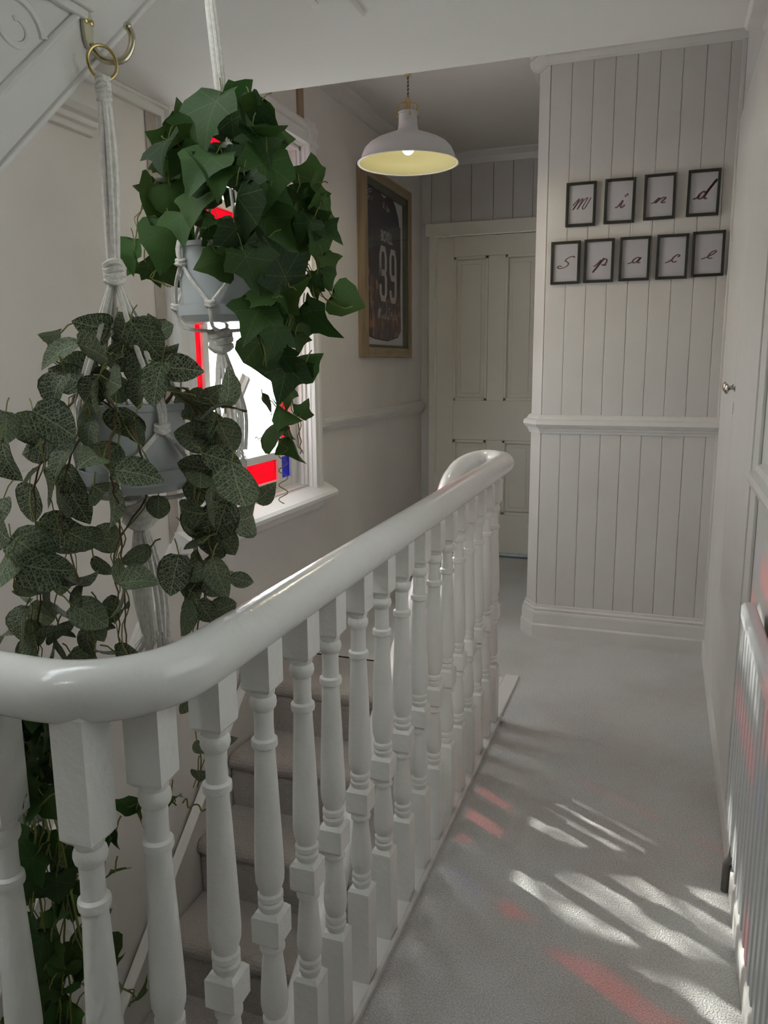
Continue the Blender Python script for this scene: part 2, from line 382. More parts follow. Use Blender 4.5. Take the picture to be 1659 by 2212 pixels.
# white closed string, descending handrail side
mb = MB().prism([(YS+.06,.02),(YS+.06,-.34),(YS-9*GO,-.34-9*RISE-.05),(YS-9*GO,.06-9*RISE)], -.905, -.850, 'x')
build('string_board', mb, M_TRIM, st, .004)
mb = MB(); mb.box(-.905,-.669, YS+.0, 3.598, -.34, .004); build('landing_fascia', mb, M_TRIM, st, .004)
# side of the landing over the stairwell
mb = MB().box(-.668, -.60, .76, 3.62, -.30, .012).box(XL, -.668, .735, .775, -.30, .012).box(-.668,-.60,.735,.7599,-.30,.012)
S('trim_1', mb, M_TRIM, None, .004)
mb = MB().box(-.604, -.592, .76, 3.13, 0, .018).box(-.592,-.578,3.10,3.14,0,.010)
S('trim_2', mb, paint('threshold bar', (.62,.60,.58), .35, .1, 60, .1, 20, .5), None, .003)
# stairwell walls and lower floor
S('wall_stairwell', MB().box(-.66, -.62, .78, 6.0, -3.0, -.30).box(XL, -.62, .74, .78, -3.0, -.30).box(XL, -.62, 5.9, 5.94, -3.0, -.12), M_WALL)
S('floor_lower', MB().box(XL, -.60, .74, 6.0, -3.05, -3.0), M_CARP2)

# left wall with the window opening
WY0, WY1, WZ0, WZ1 = 2.80, 3.90, .86, 2.60
mb = MB().box(XL-.16, XL, -1.0, WY0, -3, ZC+.05).box(XL-.16, XL, WY1, YD+.1, -3, ZC+.05).box(XL-.16, XL, WY0, WY1, -3, WZ0).box(XL-.16, XL, WY0, WY1, WZ1, ZC+.05)
S('wall_left', mb, M_WALL)
# the neighbouring house wall outside the window
S('exterior_wall', MB().box(-6.2, -6.0, -6, 12, -4, 2.3), paint('render outside', (.42,.39,.36), .8, .2, 4, .2, 1.2, .2))
S('exterior_ground', MB().box(-6.0, XL-.16, -6, 12, -4.1, -4), paint('yard paving', (.25,.24,.22), .8, .2, 4, .2, 1.2, .2))
# right wall, panelled wall, side wall, door wall, near wall
R2Z0, R2Z1 = 1.28, 2.30  # sill and head heights of the added fill opening
mb = MB().box(XR, XR+.16, 1.95, YP+.05, -.05, ZC+.05).box(XR, XR+.16, -1, .75, -.05, ZC+.05).box(XR, XR+.16, .75, 1.95, -.05, R2Z0).box(XR, XR+.16, .75, 1.95, R2Z1, ZC+.05)
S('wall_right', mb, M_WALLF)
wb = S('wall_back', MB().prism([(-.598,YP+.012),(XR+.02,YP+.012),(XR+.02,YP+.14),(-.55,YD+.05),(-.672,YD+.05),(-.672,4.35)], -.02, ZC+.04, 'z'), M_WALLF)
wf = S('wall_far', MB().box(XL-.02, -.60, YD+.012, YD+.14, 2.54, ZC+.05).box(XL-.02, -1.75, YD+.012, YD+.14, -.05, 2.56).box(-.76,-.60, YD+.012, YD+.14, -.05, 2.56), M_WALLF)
S('wall_near', MB().box(XL-.02, XR+.2, -1.1, -1.0, -.05, ZC), paint('dark bounce-cutting brown', (.10,.075,.05), .5, .1, 30, .2, 8, .3))  # unseen wall, coloured dark to keep bounce light off the baluster fronts
# ceilings
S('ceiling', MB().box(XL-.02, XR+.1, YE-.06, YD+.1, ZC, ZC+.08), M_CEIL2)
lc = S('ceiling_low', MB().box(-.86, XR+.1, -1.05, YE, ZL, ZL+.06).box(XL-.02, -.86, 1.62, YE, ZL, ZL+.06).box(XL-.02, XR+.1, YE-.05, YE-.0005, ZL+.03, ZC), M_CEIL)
S('wall_attic', MB().box(XL, -.86, 1.62, 1.66, ZL+.06, ZC+.35).box(-.86,-.82,-1.0,1.66,ZL+.06,ZC+.35).box(XL, -.82, -1.0, 1.66, ZC+.35, ZC+.4), M_CEIL)
build('hatch_panel', MB().prism([(-.950,1.86),(-.830,1.86),(-.828,2.193),(-.943,2.193)], ZL-.003, ZL+.01, 'z'), M_CEIL, lc, .002)
build('hatch_bead', MB().slant([(-.004,-.006),(.004,-.006),(.004,.002),(-.004,.002)], (-.828,1.86,ZL-.002), (-.828,2.193,ZL-.002)).box(-.944,-.915,2.05,2.085,ZL-.008,ZL), M_SKIRT, lc)
# cove where the low ceiling meets the right wall, broken plaster cornice on the left wall
S('trim_3', MB().prism([(XR,ZL-.07),(XR,ZL+.005),(.15,ZL+.005),(.158,ZL-.012),(.20,ZL-.016),(.235,ZL-.035)], -1.0, YE-.002, 'y'), M_TRIM, None, .004)
S('trim_4', MB().prism([(XL,ZL),(XL,ZL-.03),(XL+.02,ZL-.03),(XL+.035,ZL-.012),(XL+.05,ZL-.010),(XL+.05,ZL)], 1.62, YE, 'y'), M_CEIL, None, .003)
S('trim_5', MB().prism([(XL,2.24),(XL+.015,2.245),(XL+.02,2.262),(XL+.032,2.268),(XL+.034,2.285),(XL+.05,2.292),(XL+.062,2.31),(XL+.062,2.335),(XL,2.335)], 1.3, 2.285, 'y'), M_TRIM, None, .002)

# left wall: raking skirting moulding, raking dado moulding, level dado, far cornice
def rk(y, off): return -(YS-.05-y)*(RISE/GO)+off
S('baseboard_left', MB().prism([(YS+.3, .20),(YS+.1,.20),(1.0,rk(1.0,.10)),(1.0,rk(1.0,-.35)),(YS+.3,-.2)], XL, XL+.022, 'x')
  .slant([(0,0),(.012,0),(.03,.012),(.034,.03),(.012,.045),(0,.05)], (XL+.015,1.0,rk(1.0,.10)), (XL+.015,YS+.08,.19)).box(XL, XL+.022, YS+.3, YD, 0, .20), M_WALL, None, .003)
pa, pb = atX(384,1192,XL), atX(290,1425,XL)
dy = (pb-pa).normalized()
S('trim_6', MB().slant([(0,0),(.012,0),(.012,.012),(.03,.018),(.034,.04),(.02,.05),(.012,.065),(0,.07)], pa-dy*.9, pb+dy*1.2), M_TRIM)
prof_dado = [(0,1.13),(.012,1.132),(.014,1.148),(.022,1.150),(.024,1.165),(.034,1.168),(.044,1.19),(.040,1.205),(.024,1.212),(.018,1.225),(0,1.232)]
S('trim_7', MB().prism([(XL+p[0], p[1]-.005) for p in prof_dado], WY1+.135, YD-.0, 'y'), M_TRIM)
S('trim_8', MB().prism([(XL,ZC),(XL,ZC-.075),(XL+.015,ZC-.07),(XL+.03,ZC-.03),(XL+.06,ZC-.012),(XL+.065,ZC)], YE, YD, 'y'), M_TRIM)
S('trim_9', MB().prism([(YD+.012,ZC),(YD+.012,ZC-.085),(YD-.005,ZC-.08),(YD-.02,ZC-.04),(YD-.05,ZC-.012),(YD-.055,ZC)], XL, -.66, 'x'), M_TRIM)
# bare timber strip above the window, patched strip left of it
S('trim_10', MB().box(XL, XL+.012, 3.865, 3.93, WZ1+.13, ZC-.07), M_BARE, None, .002)
S('trim_11', MB().box(XL, XL+.006, 2.585, 2.65, .75, 2.43), paint('worn plaster strip', (.42,.38,.34), .8, .2, 30, .12, 14, .2), None, .002)

# panelled wall boards
JX = [-.619+.102*k for k in range(9)]
xs = JX + [XR-.014]
for (z0, z1) in ((.18, 1.155), (1.225, 2.95)):
    for k in range(len(xs)-1):
        build('board', MB().box(xs[k]+.0003, xs[k+1]-.0003, YP-.002, YP+.016, z0, z1), M_BOARD, wb, .0035)
    # chamfered corner board
    a = Vector((-.624, YP+.001)); b = Vector((-.690, 4.338)); n = Vector((-(b-a).y, (b-a).x)).normalized()
    q = [a, b, b-n*.02, a-n*.02] if n.x < 0 else [a, b, b+n*.02, a+n*.02]
    build('board', MB().prism([(p.x,p.y) for p in (q[0],q[1],q[1]+Vector((.03,.0)),q[0]+Vector((.01,.02)))], z0, z1, 'z'), M_BOARD, wb, .003)
build('board', MB().box(-.690,-.675, 4.338, YD+.01, 0, ZC), M_BOARD, wb)
build('corner_bead', MB().box(XR-.020, XR, YP-.018, YP+.01, .09, 2.96), M_TRIM, wb, .004)
def wrap(prof, name, z_is=True):
    # sweep a moulding (out, z) along panel face, the chamfer and the return
    path = [Vector((XR, YP)), Vector((-.622, YP)), Vector((-.690, 4.338)), Vector((-.690, YD))]
    offs = []
    mbx = MB(); vs = []; n = len(prof)
    for i, p in enumerate(path):
        def nrm(a, b): t = (b-a).normalized(); return Vector((t.y, -t.x))*-1
        ns = []
        if i > 0: ns.append(nrm(path[i-1], p))
        if i < len(path)-1: ns.append(nrm(p, path[i+1]))
        nn = sum(ns, Vector((0,0))).normalized(); kx = 1/max(.3, nn.dot(ns[0]))
        for o, z in prof: q = p - nn*(-o*kx); vs.append((q.x, q.y, z))
    fs = []
    for i in range(len(path)-1):
        for k in range(n): fs.append((i*n+k, i*n+(k+1) % n, (i+1)*n+(k+1) % n, (i+1)*n+k))
    fs += [tuple(range(n)), tuple((len(path)-1)*n+k for k in range(n))]
    mbx.add(vs, fs); return mbx
S('trim_12', wrap([(-.0,1.135),(.010,1.137),(.012,1.150),(.018,1.152),(.020,1.165),(.028,1.167),(.042,1.185),(.038,1.205),(.022,1.214),(.018,1.224),(.010,1.234),(0,1.235)], 'dado'), M_TRIM)
S('baseboard_back', wrap([(0,0),(.030,0),(.030,.075),(.024,.085),(.024,.14),(.022,.150),(.012,.154),(.016,.166),(.008,.176),(.008,.186),(0,.190)], 'base'), M_SKIRT)
S('trim_13', wrap([(0,2.945),(.012,2.945),(.030,2.952),(.046,2.972),(.050,2.995),(.042,3.010),(.055,3.028),(0,3.028)], 'cornice'), M_TRIM)

# door wall boards
jx = [-1.747,-1.596,-1.44,-1.275,-1.13,-.985,-.84,-.70]
for a, b in zip([XL+.0]+jx, jx+[-.675]):
    if b > a+.01: build('board', MB().box(a+.001, b-.001, YD-.002, YD+.014, 2.54, ZC-.08), M_BOARD, wf, .003)
# door 1 with architrave
d1 = thing('door_1', (-1.25, YD, 0), kind='structure')
DX0, DX1 = -1.706, -.83
build('architrave', MB().box(-1.760, DX0-.004, YD-.025, YD+.03, 0, 2.52), M_DOOR, d1, .005)
build('architrave', MB().box(DX1+.004, -.77, YD-.025, YD+.03, 0, 2.52), M_DOOR, d1, .005)
build('architrave', MB().box(-1.785, -.74, YD-.030, YD+.03, 2.452, 2.545), M_DOOR, d1, .005)
yy = YD+.012
def bxp(n, x0, x1, z0, z1, d0=.0, d1_=.04, bev=.003): return build(n, MB().box(x0, x1, yy+d0, yy+d1_, z0, z1), M_DOOR, d1, bev)
PX = [(-1.572,-1.305),(-1.177,-.935)]; PZ = [(.34,.922),(1.226,2.30)]
bxp('stile', DX0, PX[0][0], .03, 2.445); bxp('stile', PX[1][1], DX1, .03, 2.445)
bxp('mullion', PX[0][1], PX[1][0], .34, .922); bxp('mullion', PX[0][1], PX[1][0], 1.226, 2.30)
for z0, z1 in ((.03,.34),(.922,1.226),(2.30,2.445)): bxp('rail', PX[0][0], PX[1][1], z0, z1)
for x0, x1 in PX:
    for z0, z1 in PZ:
        build('panel', MB().box(x0, x1, yy+.018, yy+.03, z0, z1).box(x0+.055, x1-.055, yy+.012, yy+.02, z0+.055, z1-.055), M_DOOR, d1, .004)
        mm = MB(); w = .022
        for (a0,a1,c0,c1) in ((x0,x1,z0,z0+w),(x0,x1,z1-w,z1),(x0,x0+w,z0,z1),(x1-w,x1,z0,z1)):
            mm.box(a0, a1, yy-.007, yy+.02, c0, c1)
            mm.box(a0+(.028 if a1-a0 < .1 and a0 == x0 else 0), a1-(0), yy+.0045, yy+.02, c0, c1)
        build('panel_moulding', mm, M_DOOR, d1, .005)
build('hinge', MB().box(DX0-.014, DX0+.006, YD-.03, YD+.02, 2.00, 2.08).lathe([(.007,0),(.007,.085)], (DX0-.003,YD-.03,1.997), 10), M_DOOR, d1)
build('threshold', MB().box(DX0, DX1, YD-.01, YD+.05, 0, .012), paint('green threshold', (.12,.15,.15), .5, .1, 40, .1, 10, .3), d1)
build('dark_room_backing', MB().box(DX0-.03, DX1+.03, YD+.09, YD+.1, 0, 2.5), M_DARK, d1)

# ---------------------------------------------------------------- window 1 (border-glazed sash)
w1 = thing('window_1', (XL, 3.35, WZ0), kind='structure')
XG = -1.905
cas = [(0,0),(.0,.135),(.018,.135),(.022,.120),(.038,.112),(.038,.085),(.028,.078),(.028,.045),(.040,.038),(.040,.018),(.024,.008),(.02,0)]  # (out, across) moulded casing
def casing_v(y0, sgn, z0, z1):
    return MB().prism([(XL+p[0], y0+sgn*p[1]) for p in cas], z0, z1, 'z')
build('casing', casing_v(WY1, 1, .815, WZ1+.135), M_WHITE, w1)
build('casing', casing_v(WY0, -1, .815, WZ1+.135), M_WHITE, w1)
build('casing', MB().prism([(XL+p[0]*1.02, WZ1+p[1]) for p in cas], WY0-.14, WY1+.14, 'y'), M_WHITE, w1)
build('window_sill', MB().prism([(XL-.16,.862),(XL+.02,.848),(XL+.085,.812),(XL+.098,.798),(XL+.096,.778),(XL+.080,.768),(XL+.03,.762),(XL,.762),(XL-.16,.80)], WY0-.185, WY1+.185, 'y'), M_WHITE, w1)
build('apron', MB().prism([(XL,.762),(XL+.03,.762),(XL+.024,.72),(XL,.70)], WY0-.13, WY1+.13, 'y'), M_WHITE, w1)
# reveal lining and stop beads
build('lining', MB().box(XL-.16, XL, WY0, WY0+.02, WZ0, WZ1).box(XL-.16, XL, WY1-.02, WY1, WZ0, WZ1).box(XL-.16, XL, WY0, WY1, WZ1-.02, WZ1), M_WHITE, w1, .003)
build('stop_bead', MB().box(XL-.035, XL-.015, WY0+.02, WY0+.035, WZ0, WZ1).box(XL-.035, XL-.015, WY1-.035, WY1-.02, WZ0, WZ1), M_WHITE, w1, .003)
def sash(z0, z1, dx):
    x0, x1 = XG-.018+dx, XG+.018+dx
    y0, y1 = WY0+.022, WY1-.022
    gy = [2.872, 3.018, 3.672, 3.822]      # glass columns
    gz = [z0+.045, z0+.165, z1-.165, z1-.045]
    f = build('sash_frame', MB().box(x0,x1,y0,2.885,z0,z1).box(x0,x1,3.81,y1,z0,z1).box(x0,x1,2.885,3.81,z0,z0+.052).box(x0,x1,2.885,3.81,z1-.05,z1), M_WHITE, w1, .004)
    bars = [(2.995,3.040,z0+.05,z1-.05),(3.655,3.70,z0+.05,z1-.05)]
    for a,b,c,d in bars: build('glazing_bar', MB().box(x0+.006,x1-.002,a,b,c,d), M_WHITE, w1, .004)
    for c in (z0+.165, z1-.195):
        build('glazing_bar', MB().box(x0+.006,x1-.004,2.885,2.995,c,c+.03).box(x0+.006,x1-.004,3.70,3.81,c,c+.03), M_WHITE, w1, .004)
        build('glazing_bar', MB().box(x0+.004,x1+.004,3.040,3.655,c-.005,c+.035), M_WHITE, w1, .004)
    cols = [(2.88,2.998),(3.038,3.658),(3.698,3.815)]; rows = [(z0+.05,z0+.168),(z0+.192,z1-.19),(z1-.168,z1-.05)]
    for i, (a,b) in enumerate(cols):
        for j, (c,d) in enumerate(rows):
            mt, lab = (M_FROST, 'obscure glass pane with a star lattice') if (i, j) == (1, 1) else ((M_BLUE, 'blue corner pane') if i != 1 and j != 1 else (M_RED, 'red border pane'))
            build('pane', MB().box(XG+dx-.002, XG+dx+.002, a, b, c, d), mt, w1, label=lab)
sash(.865, 2.06, 0)
sash(2.04, 2.585, -.04)
# unseen opening with a translucent sheet, added as fill light for the baluster sides
w2 = thing('added_fill_opening', (XR, 1.35, R2Z0), kind='structure')
build('fill_opening_frame', MB().box(XR-.02,XR+.16,.75,.80,R2Z0,R2Z1).box(XR-.02,XR+.16,1.90,1.95,R2Z0,R2Z1).box(XR-.02,XR+.16,.80,1.90,R2Z1-.05,R2Z1).box(XR-.03,XR+.16,.70,1.99,R2Z0-.03,R2Z0+.02), M_WHITE, w2, .004)
mbl = bpy.data.materials.new('fill diffuser sheet'); mbl.use_nodes = True; nt = mbl.node_tree; nt.nodes.clear()
o_ = nt.nodes.new('ShaderNodeOutputMaterial'); t1 = nt.nodes.new('ShaderNodeBsdfTranslucent'); t1.inputs[0].default_value = (.47,.465,.45,1)
d1_ = nt.nodes.new('ShaderNodeBsdfDiffuse'); d1_.inputs[0].default_value = (.7,.69,.66,1); ms = nt.nodes.new('ShaderNodeMixShader'); ms.inputs[0].default_value = .3
link(nt, t1.outputs[0], ms.inputs[1]); link(nt, d1_.outputs[0], ms.inputs[2]); link(nt, ms.outputs[0], o_.inputs[0])
build('fill_diffuser', MB().box(XR+.05, XR+.053, .80, 1.90, R2Z0+.02, R2Z1-.05), mbl, w2)

# ---------------------------------------------------------------- right wall cupboard, skirting, dado
S('baseboard_right', MB().box(XR-.018, XR, 1.55, YP-.02, 0, .075).prism([(XR-.018,.075),(XR-.012,.088),(XR,.095),(XR,.075)], 1.55, YP-.02, 'y'), M_SKIRT, None, .003)
S('trim_14', MB().prism([(XR-p[0], p[1]) for p in prof_dado], -.95, 2.34, 'y'), M_TRIM)
cb = thing('built_in_cupboard', (XR, 3.3, 0), 'white built-in landing cupboard with two tall flush doors and small nickel knobs', 'cupboard')
build('frame', MB().box(XR-.010, XR+.0, 4.10, YP-.020, .095, 2.60).box(XR-.010, XR, 2.42, 2.555, .095, 2.60).box(XR-.012, XR, 2.42, YP-.02, 2.552, 2.60), M_TRIM, cb, .003)
dA = build('door', MB().box(XR-.014, XR-.001, 3.384, 4.096, .11, 2.545), M_TRIM, cb, .003)
dB = build('door', MB().box(XR-.014, XR-.001, 2.560, 3.376, .11, 2.545), M_TRIM, cb, .003)
def knob(par, y, z):
    pr = [(.011,0),(.011,.003),(.004,.006),(.004,.018),(.010,.022),(.019,.027),(.020,.031),(.015,.037),(.006,.040),(.0005,.041)]
    m0 = MB().lathe(pr, (0,0,0), 16)
    m0.v = [Vector((XR-.014-v.z, y+v.x, z+v.y)) for v in m0.v]
    build('knob', m0, M_NICK, par)
knob(dA, 3.43, 1.405); knob(dB, 3.33, 1.400)
build('latch_slot', MB().box(XR-.0145, XR-.013, 3.362, 3.372, 1.30, 1.345), M_DARK, dB)

# ---------------------------------------------------------------- radiator
rd = thing('radiator', (.20, 1.2, .1), 'white ribbed panel radiator catching coloured sunlight on the right wall', 'radiator')
ry0, ry1, rz0, rz1 = -.30, 2.10, .285, .895
mb = MB(); prof = []
n = 44; pitch = (ry1-ry0)/n
for i in range(n):
    a = ry0+i*pitch
    prof += [(.222, a), (.222, a+pitch*.22), (.214, a+pitch*.36), (.214, a+pitch*.86)]
prof += [(.222, ry1), (.240, ry1), (.240, ry0)]
mb.prism(prof, rz0, rz1-.02, 'z'); build('front_panel', mb, M_RAD, rd)
build('top_grille', MB().prism([(.207,rz1-.03),(.207,rz1),(.214,rz1+.010),(.236,rz1+.010),(.242,rz1),(.242,rz1-.03)], ry0, ry1+.006, 'y'), M_RAD, rd, .004)
build('side_cover', MB().box(.212,.241, ry1-.002, ry1+.008, rz0, rz1-.01), M_RAD, rd, .003)
build('pipe', MB().tube([(.236,2.24,0),(.236,2.24,.09),(.240,2.16,.16),(.240,2.06,.30)], .012, 10), paint('dark pipe', (.10,.09,.085), .5, .1, 50, .1, 10, .4), rd)

# ---------------------------------------------------------------- balustrade
bl = thing('balustrade', (-.635, 1.9, 0), 'white painted balustrade with turned balusters and a round handrail around the stairwell', 'balustrade')
def bal_mb(h=1.05, sh=0.0, base=0.0, lean=None):
    mb = MB(); a = .027; c = (0,0,0)
    def blk(z0, z1, ch=.008):
        b = a-.006
        mb.add([(sx*r, sy*r, z) for z, r in ((z0, b), (z0+ch, a), (z1-ch, a), (z1, b)) for sx, sy in ((-1,-1),(1,-1),(1,1),(-1,1))],
               [(0,3,2,1),(12,13,14,15)]+[(k*4+i, k*4+(i+1) % 4, (k+1)*4+(i+1) % 4, (k+1)*4+i) for k in range(3) for i in range(4)])
    s = sh
    blk(base, .262+s)
    mb.lathe([(.019,.255+s),(.021,.266+s),(.0235,.272+s),(.0235,.278+s),(.020,.283+s),(.0235,.288+s),(.0235,.296+s),(.020,.302+s),(.024,.312+s),(.0262,.330+s),(.0255,.350+s),(.0215,.400+s),(.0185,.432+s),(.0185,.436+s),(.0235,.441+s),(.0240,.447+s),(.020,.455+s),(.018,.462+s)], c, 18)
    blk(.458+s, .524+s)
    mb.lathe([(.018,.518+s),(.021,.526+s),(.0235,.531+s),(.0235,.537+s),(.020,.542+s),(.0238,.547+s),(.0238,.556+s),(.0205,.561+s),(.0220,.568+s),(.0262,.582+s),(.0272,.600+s),(.0262,.640+s),(.0225,.740+s),(.0185,.838+s),(.0185,.842+s),(.0230,.845+s),(.0238,.851+s),(.0230,.858+s),(.0180,.862+s),(.0172,.885+s),(.0178,.912+s),(.0222,.918+s),(.0242,.926+s),(.0235,.934+s),(.0195,.940+s),(.0215,.946+s),(.0215,.953+s)], c, 18)
    blk(.950+s, h)
    return mb
def place_mesh(me, name, par, loc, rz=0):
    o = bpy.data.objects.new(name, me); col.objects.link(o); o.parent = par
    o.location = (Vector(loc)-ORG[par.name])*K; o.rotation_euler = (0,0,rz); return o
me_b = mesh_of('baluster', bal_mb(), M_BAL)
me_b1 = mesh_of('baluster', bal_mb(1.05, -.098), M_BAL)
me_b2 = mesh_of('baluster', bal_mb(1.05, -.038), M_BAL)
for y in (.954,1.110,1.266,1.402,1.562,1.722,1.880,2.035,2.19,2.34,2.49,2.635,2.78,2.925,3.074):
    place_mesh(me_b, 'baluster', bl, (-.633, y+.028, .0), random.Random(int(y*100)).uniform(-.03,.03))
place_mesh(me_b2, 'baluster', bl, (-.668, .872, 0), .12)
for x in (-.728, -.884, -1.03, -1.18, -1.33, -1.48, -1.63, -1.77): place_mesh(me_b1, 'baluster', bl, (x, .800, 0), 0)
# handrail path: wall, near bend, long run, far swan-neck bend, descending run
P = [(-1.82,.797,1.068), (-1.2,.797,1.068), (-.98,.797,1.068), (-.88,.797,1.068), (-.83,.796,1.068), (-.805,.7955,1.068)]
cx, cy, R_ = -.785, .945, .150
for a in range(-90, 1, 10):
    P.append((cx+R_*cos(radians(a)), cy+R_*sin(radians(a)) , 1.068))
P += [(-.635, y_, 1.068+.008*(y_-1)) for y_ in (.985,1.04,1.12,1.22,1.35,1.55,1.8,2.1,2.4,2.7,2.95,3.1,3.2,3.26)]
cx, cy, R_ = -.737, 3.275, .102
for a in range(0, 181, 15): P.append((cx+R_*cos(radians(a)), cy+R_*1.5*sin(radians(a)), 1.086-.05*max(0,(a-80)/100)**2))
P += [(-.842,3.19,1.005),(-.852,3.10,.905),(-.862,2.98,.77),(-.872,2.87,.635),(-.88,2.75,.525)]
for i in range(1, 9): P.append((-.88, 2.75-.25*i, .525-.19*i))
# smooth
def catmull(pts, k=4):
    pts = [Vector(p) for p in pts]; out = []
    for i in range(len(pts)-1):
        p0 = pts[max(0,i-1)]; p1 = pts[i]; p2 = pts[i+1]; p3 = pts[min(len(pts)-1,i+2)]
        for j in range(k):
            t = j/k; out.append(.5*((2*p1)+(p2-p0)*t+(2*p0-5*p1+4*p2-p3)*t*t+(3*p1-p0-3*p2+p3)*t**3))
    return out+[pts[-1]]
build('handrail', MB().tube(catmull(P, 3), .043, 20), M_RAIL, bl)
for i in range(9):
    y = 3.08-.19*i; zt = (.90 if i == 0 else (.67 if i == 1 else .525-.76*(2.75-y)-.01)); zb = -(YS-y)*(RISE/GO)-.02
    h = zt-zb
    place_mesh(mesh_of('baluster', bal_mb(h, max(-.12, (h-1.05)*.5)), M_BAL), 'baluster', bl, (-.872, y, zb), 0)

# ---------------------------------------------------------------- attic stair string (upper left)
XS = -.88
at_ = thing('attic_stair', (XS, 1.1, 1.7), 'white painted raking string of the attic stair crossing the upper left corner', 'staircase')
dirn = Vector((0, 1.0, .985)).normalized()
pl = atX(0, 365, XS); ph = atX(327, 0, XS)
dirn = (ph-pl).normalized()
A0 = pl - dirn*1.3; A1 = ph + dirn*.10
build('string_board', MB().slant([(-.045,0),(0,0),(0,.30),(-.045,.30)], A0, A1), M_TRIM, at_, .003)
def offp(p, o): u = Vector((1,0,0)); w = u.cross(dirn); w = w if w.z > 0 else -w; return p + w*o
# narrow bead, moulding parallel to the lower edge
q = atX(0, 205, XS) - pl; wv = Vector((1,0,0)).cross(dirn); wv = wv if wv.z > 0 else -wv
hm = q.dot(wv)
build('moulding', MB().slant([(-.002,hm-.004),(.006,hm-.002),(.008,hm+.003),(.004,hm+.009),(-.002,hm+.010)], A0, A1), M_TRIM, at_, .002)
build('moulding', MB().slant([(-.002,-.004),(.004,-.004),(.005,.004),(-.002,.008)], A0, A1), M_TRIM, at_, .002)
# tread ends with nosing and scroll brackets
for k in (-1, 0):
    c = atX(176, 24, XS) + Vector((0, .283*k, .283*dirn.z/dirn.y*k))
    build('tread_end', MB().prism([(c.y-.19, c.z+.0),(c.y+.012, c.z+.0),(c.y+.016,c.z+.012),(c.y+.012,c.z+.022),(c.y-.19,c.z+.022)], XS-.10, XS+.018, 'x'), M_TRIM, at_, .004)
    build('tread_moulding', MB().prism([(c.y-.19, c.z-.014),(c.y+.0, c.z-.014),(c.y+.004,c.z),(c.y-.19,c.z)], XS, XS+.012, 'x'), M_TRIM, at_, .003)
    o = atX(45, 62, XS) + Vector((0, .283*k, .283*dirn.z/dirn.y*k))
    sp = []
    for i in range(40):
        t = i/39; r = .052*(1-t*.82); a = t*4.2*pi/1.6
        sp.append(Vector((XS-.002, o.y+r*cos(a)-.01, o.z+r*sin(a)*.9)))
    build('scroll_bracket', MB().tube(sp, [.0085-.004*i/39 for i in range(40)], 8), M_TRIM, at_)

# ---------------------------------------------------------------- hook, hangers, pots
hp = atX(188, 60, XS+.004)
hk = thing('brass_hook', hp, 'pale brass coat hook screwed to the sloping white stair string', 'hook')
plate = []
for i in range(24):
    a = 2*pi*i/24; plate.append((hp.y+.0115*cos(a), hp.z+.031*sin(a)))
build('backplate', MB().prism(plate, XS+.001, XS+.008, 'x'), M_HOOKP, hk, .002)
for s in (-1, 1):
    m0 = MB().ball((XS+.009, hp.y+.006*s, hp.z+.008), .0048, 10, 6, .5, 1, 1); build('screw', m0, M_BRASS, hk)
hpts = [(XS+.006,hp.y+.003,hp.z-.024),(XS+.016,hp.y+.012,hp.z-.040),(XS+.030,hp.y+.022,hp.z-.044),(XS+.044,hp.y+.034,hp.z-.038),(XS+.052,hp.y+.042,hp.z-.020),(XS+.054,hp.y+.043,hp.z-.002),(XS+.050,hp.y+.039,hp.z+.010)]
build('hook_arm', MB().tube(catmull(hpts,4), [.006]*8+[.0055]*16+[.006], 12).ball(hpts[-1], .0068, 10, 6), M_HOOK, hk)
XP = -.842
def cord_pts(a, b, sag=0, k=8):
    a, b = Vector(a), Vector(b); return [a.lerp(b, i/k)+Vector((0,0,-sag*sin(pi*i/k))) for i in range(k+1)]
def strand(mb, pts, r=.0042): mb.tube(pts, r, 6)
def potted(name, c, r, h, label, cat='plant', saucer=True):
    # c = centre of the pot base
    t = thing(name, c, label, cat)
    mb = MB().lathe([(r*.86,0),(r*.93,.006),(r*.99,h*.5),(r*1.0,h-.012),(r*1.035,h-.010),(r*1.04,h),(r*.99,h+.001),(r*.95,h-.004),(r*.93,h*.75),(.001,h*.75)], c, 40)
    build('pot', mb, M_POT, t)
    build('soil', MB().lathe([(.001,h*.76),(r*.6,h*.80),(r*.93,h*.77)], c, 24, False), M_SOIL, t)
    if saucer: build('saucer', MB().lathe([(r*.70,-.012),(r*.92,-.010),(r*1.06,.004),(r*1.10,.028),(r*1.06,.028),(r*1.0,.006),(r*.5,.0),(.001,.0)], c, 40), M_SAUCER, t)
    return t
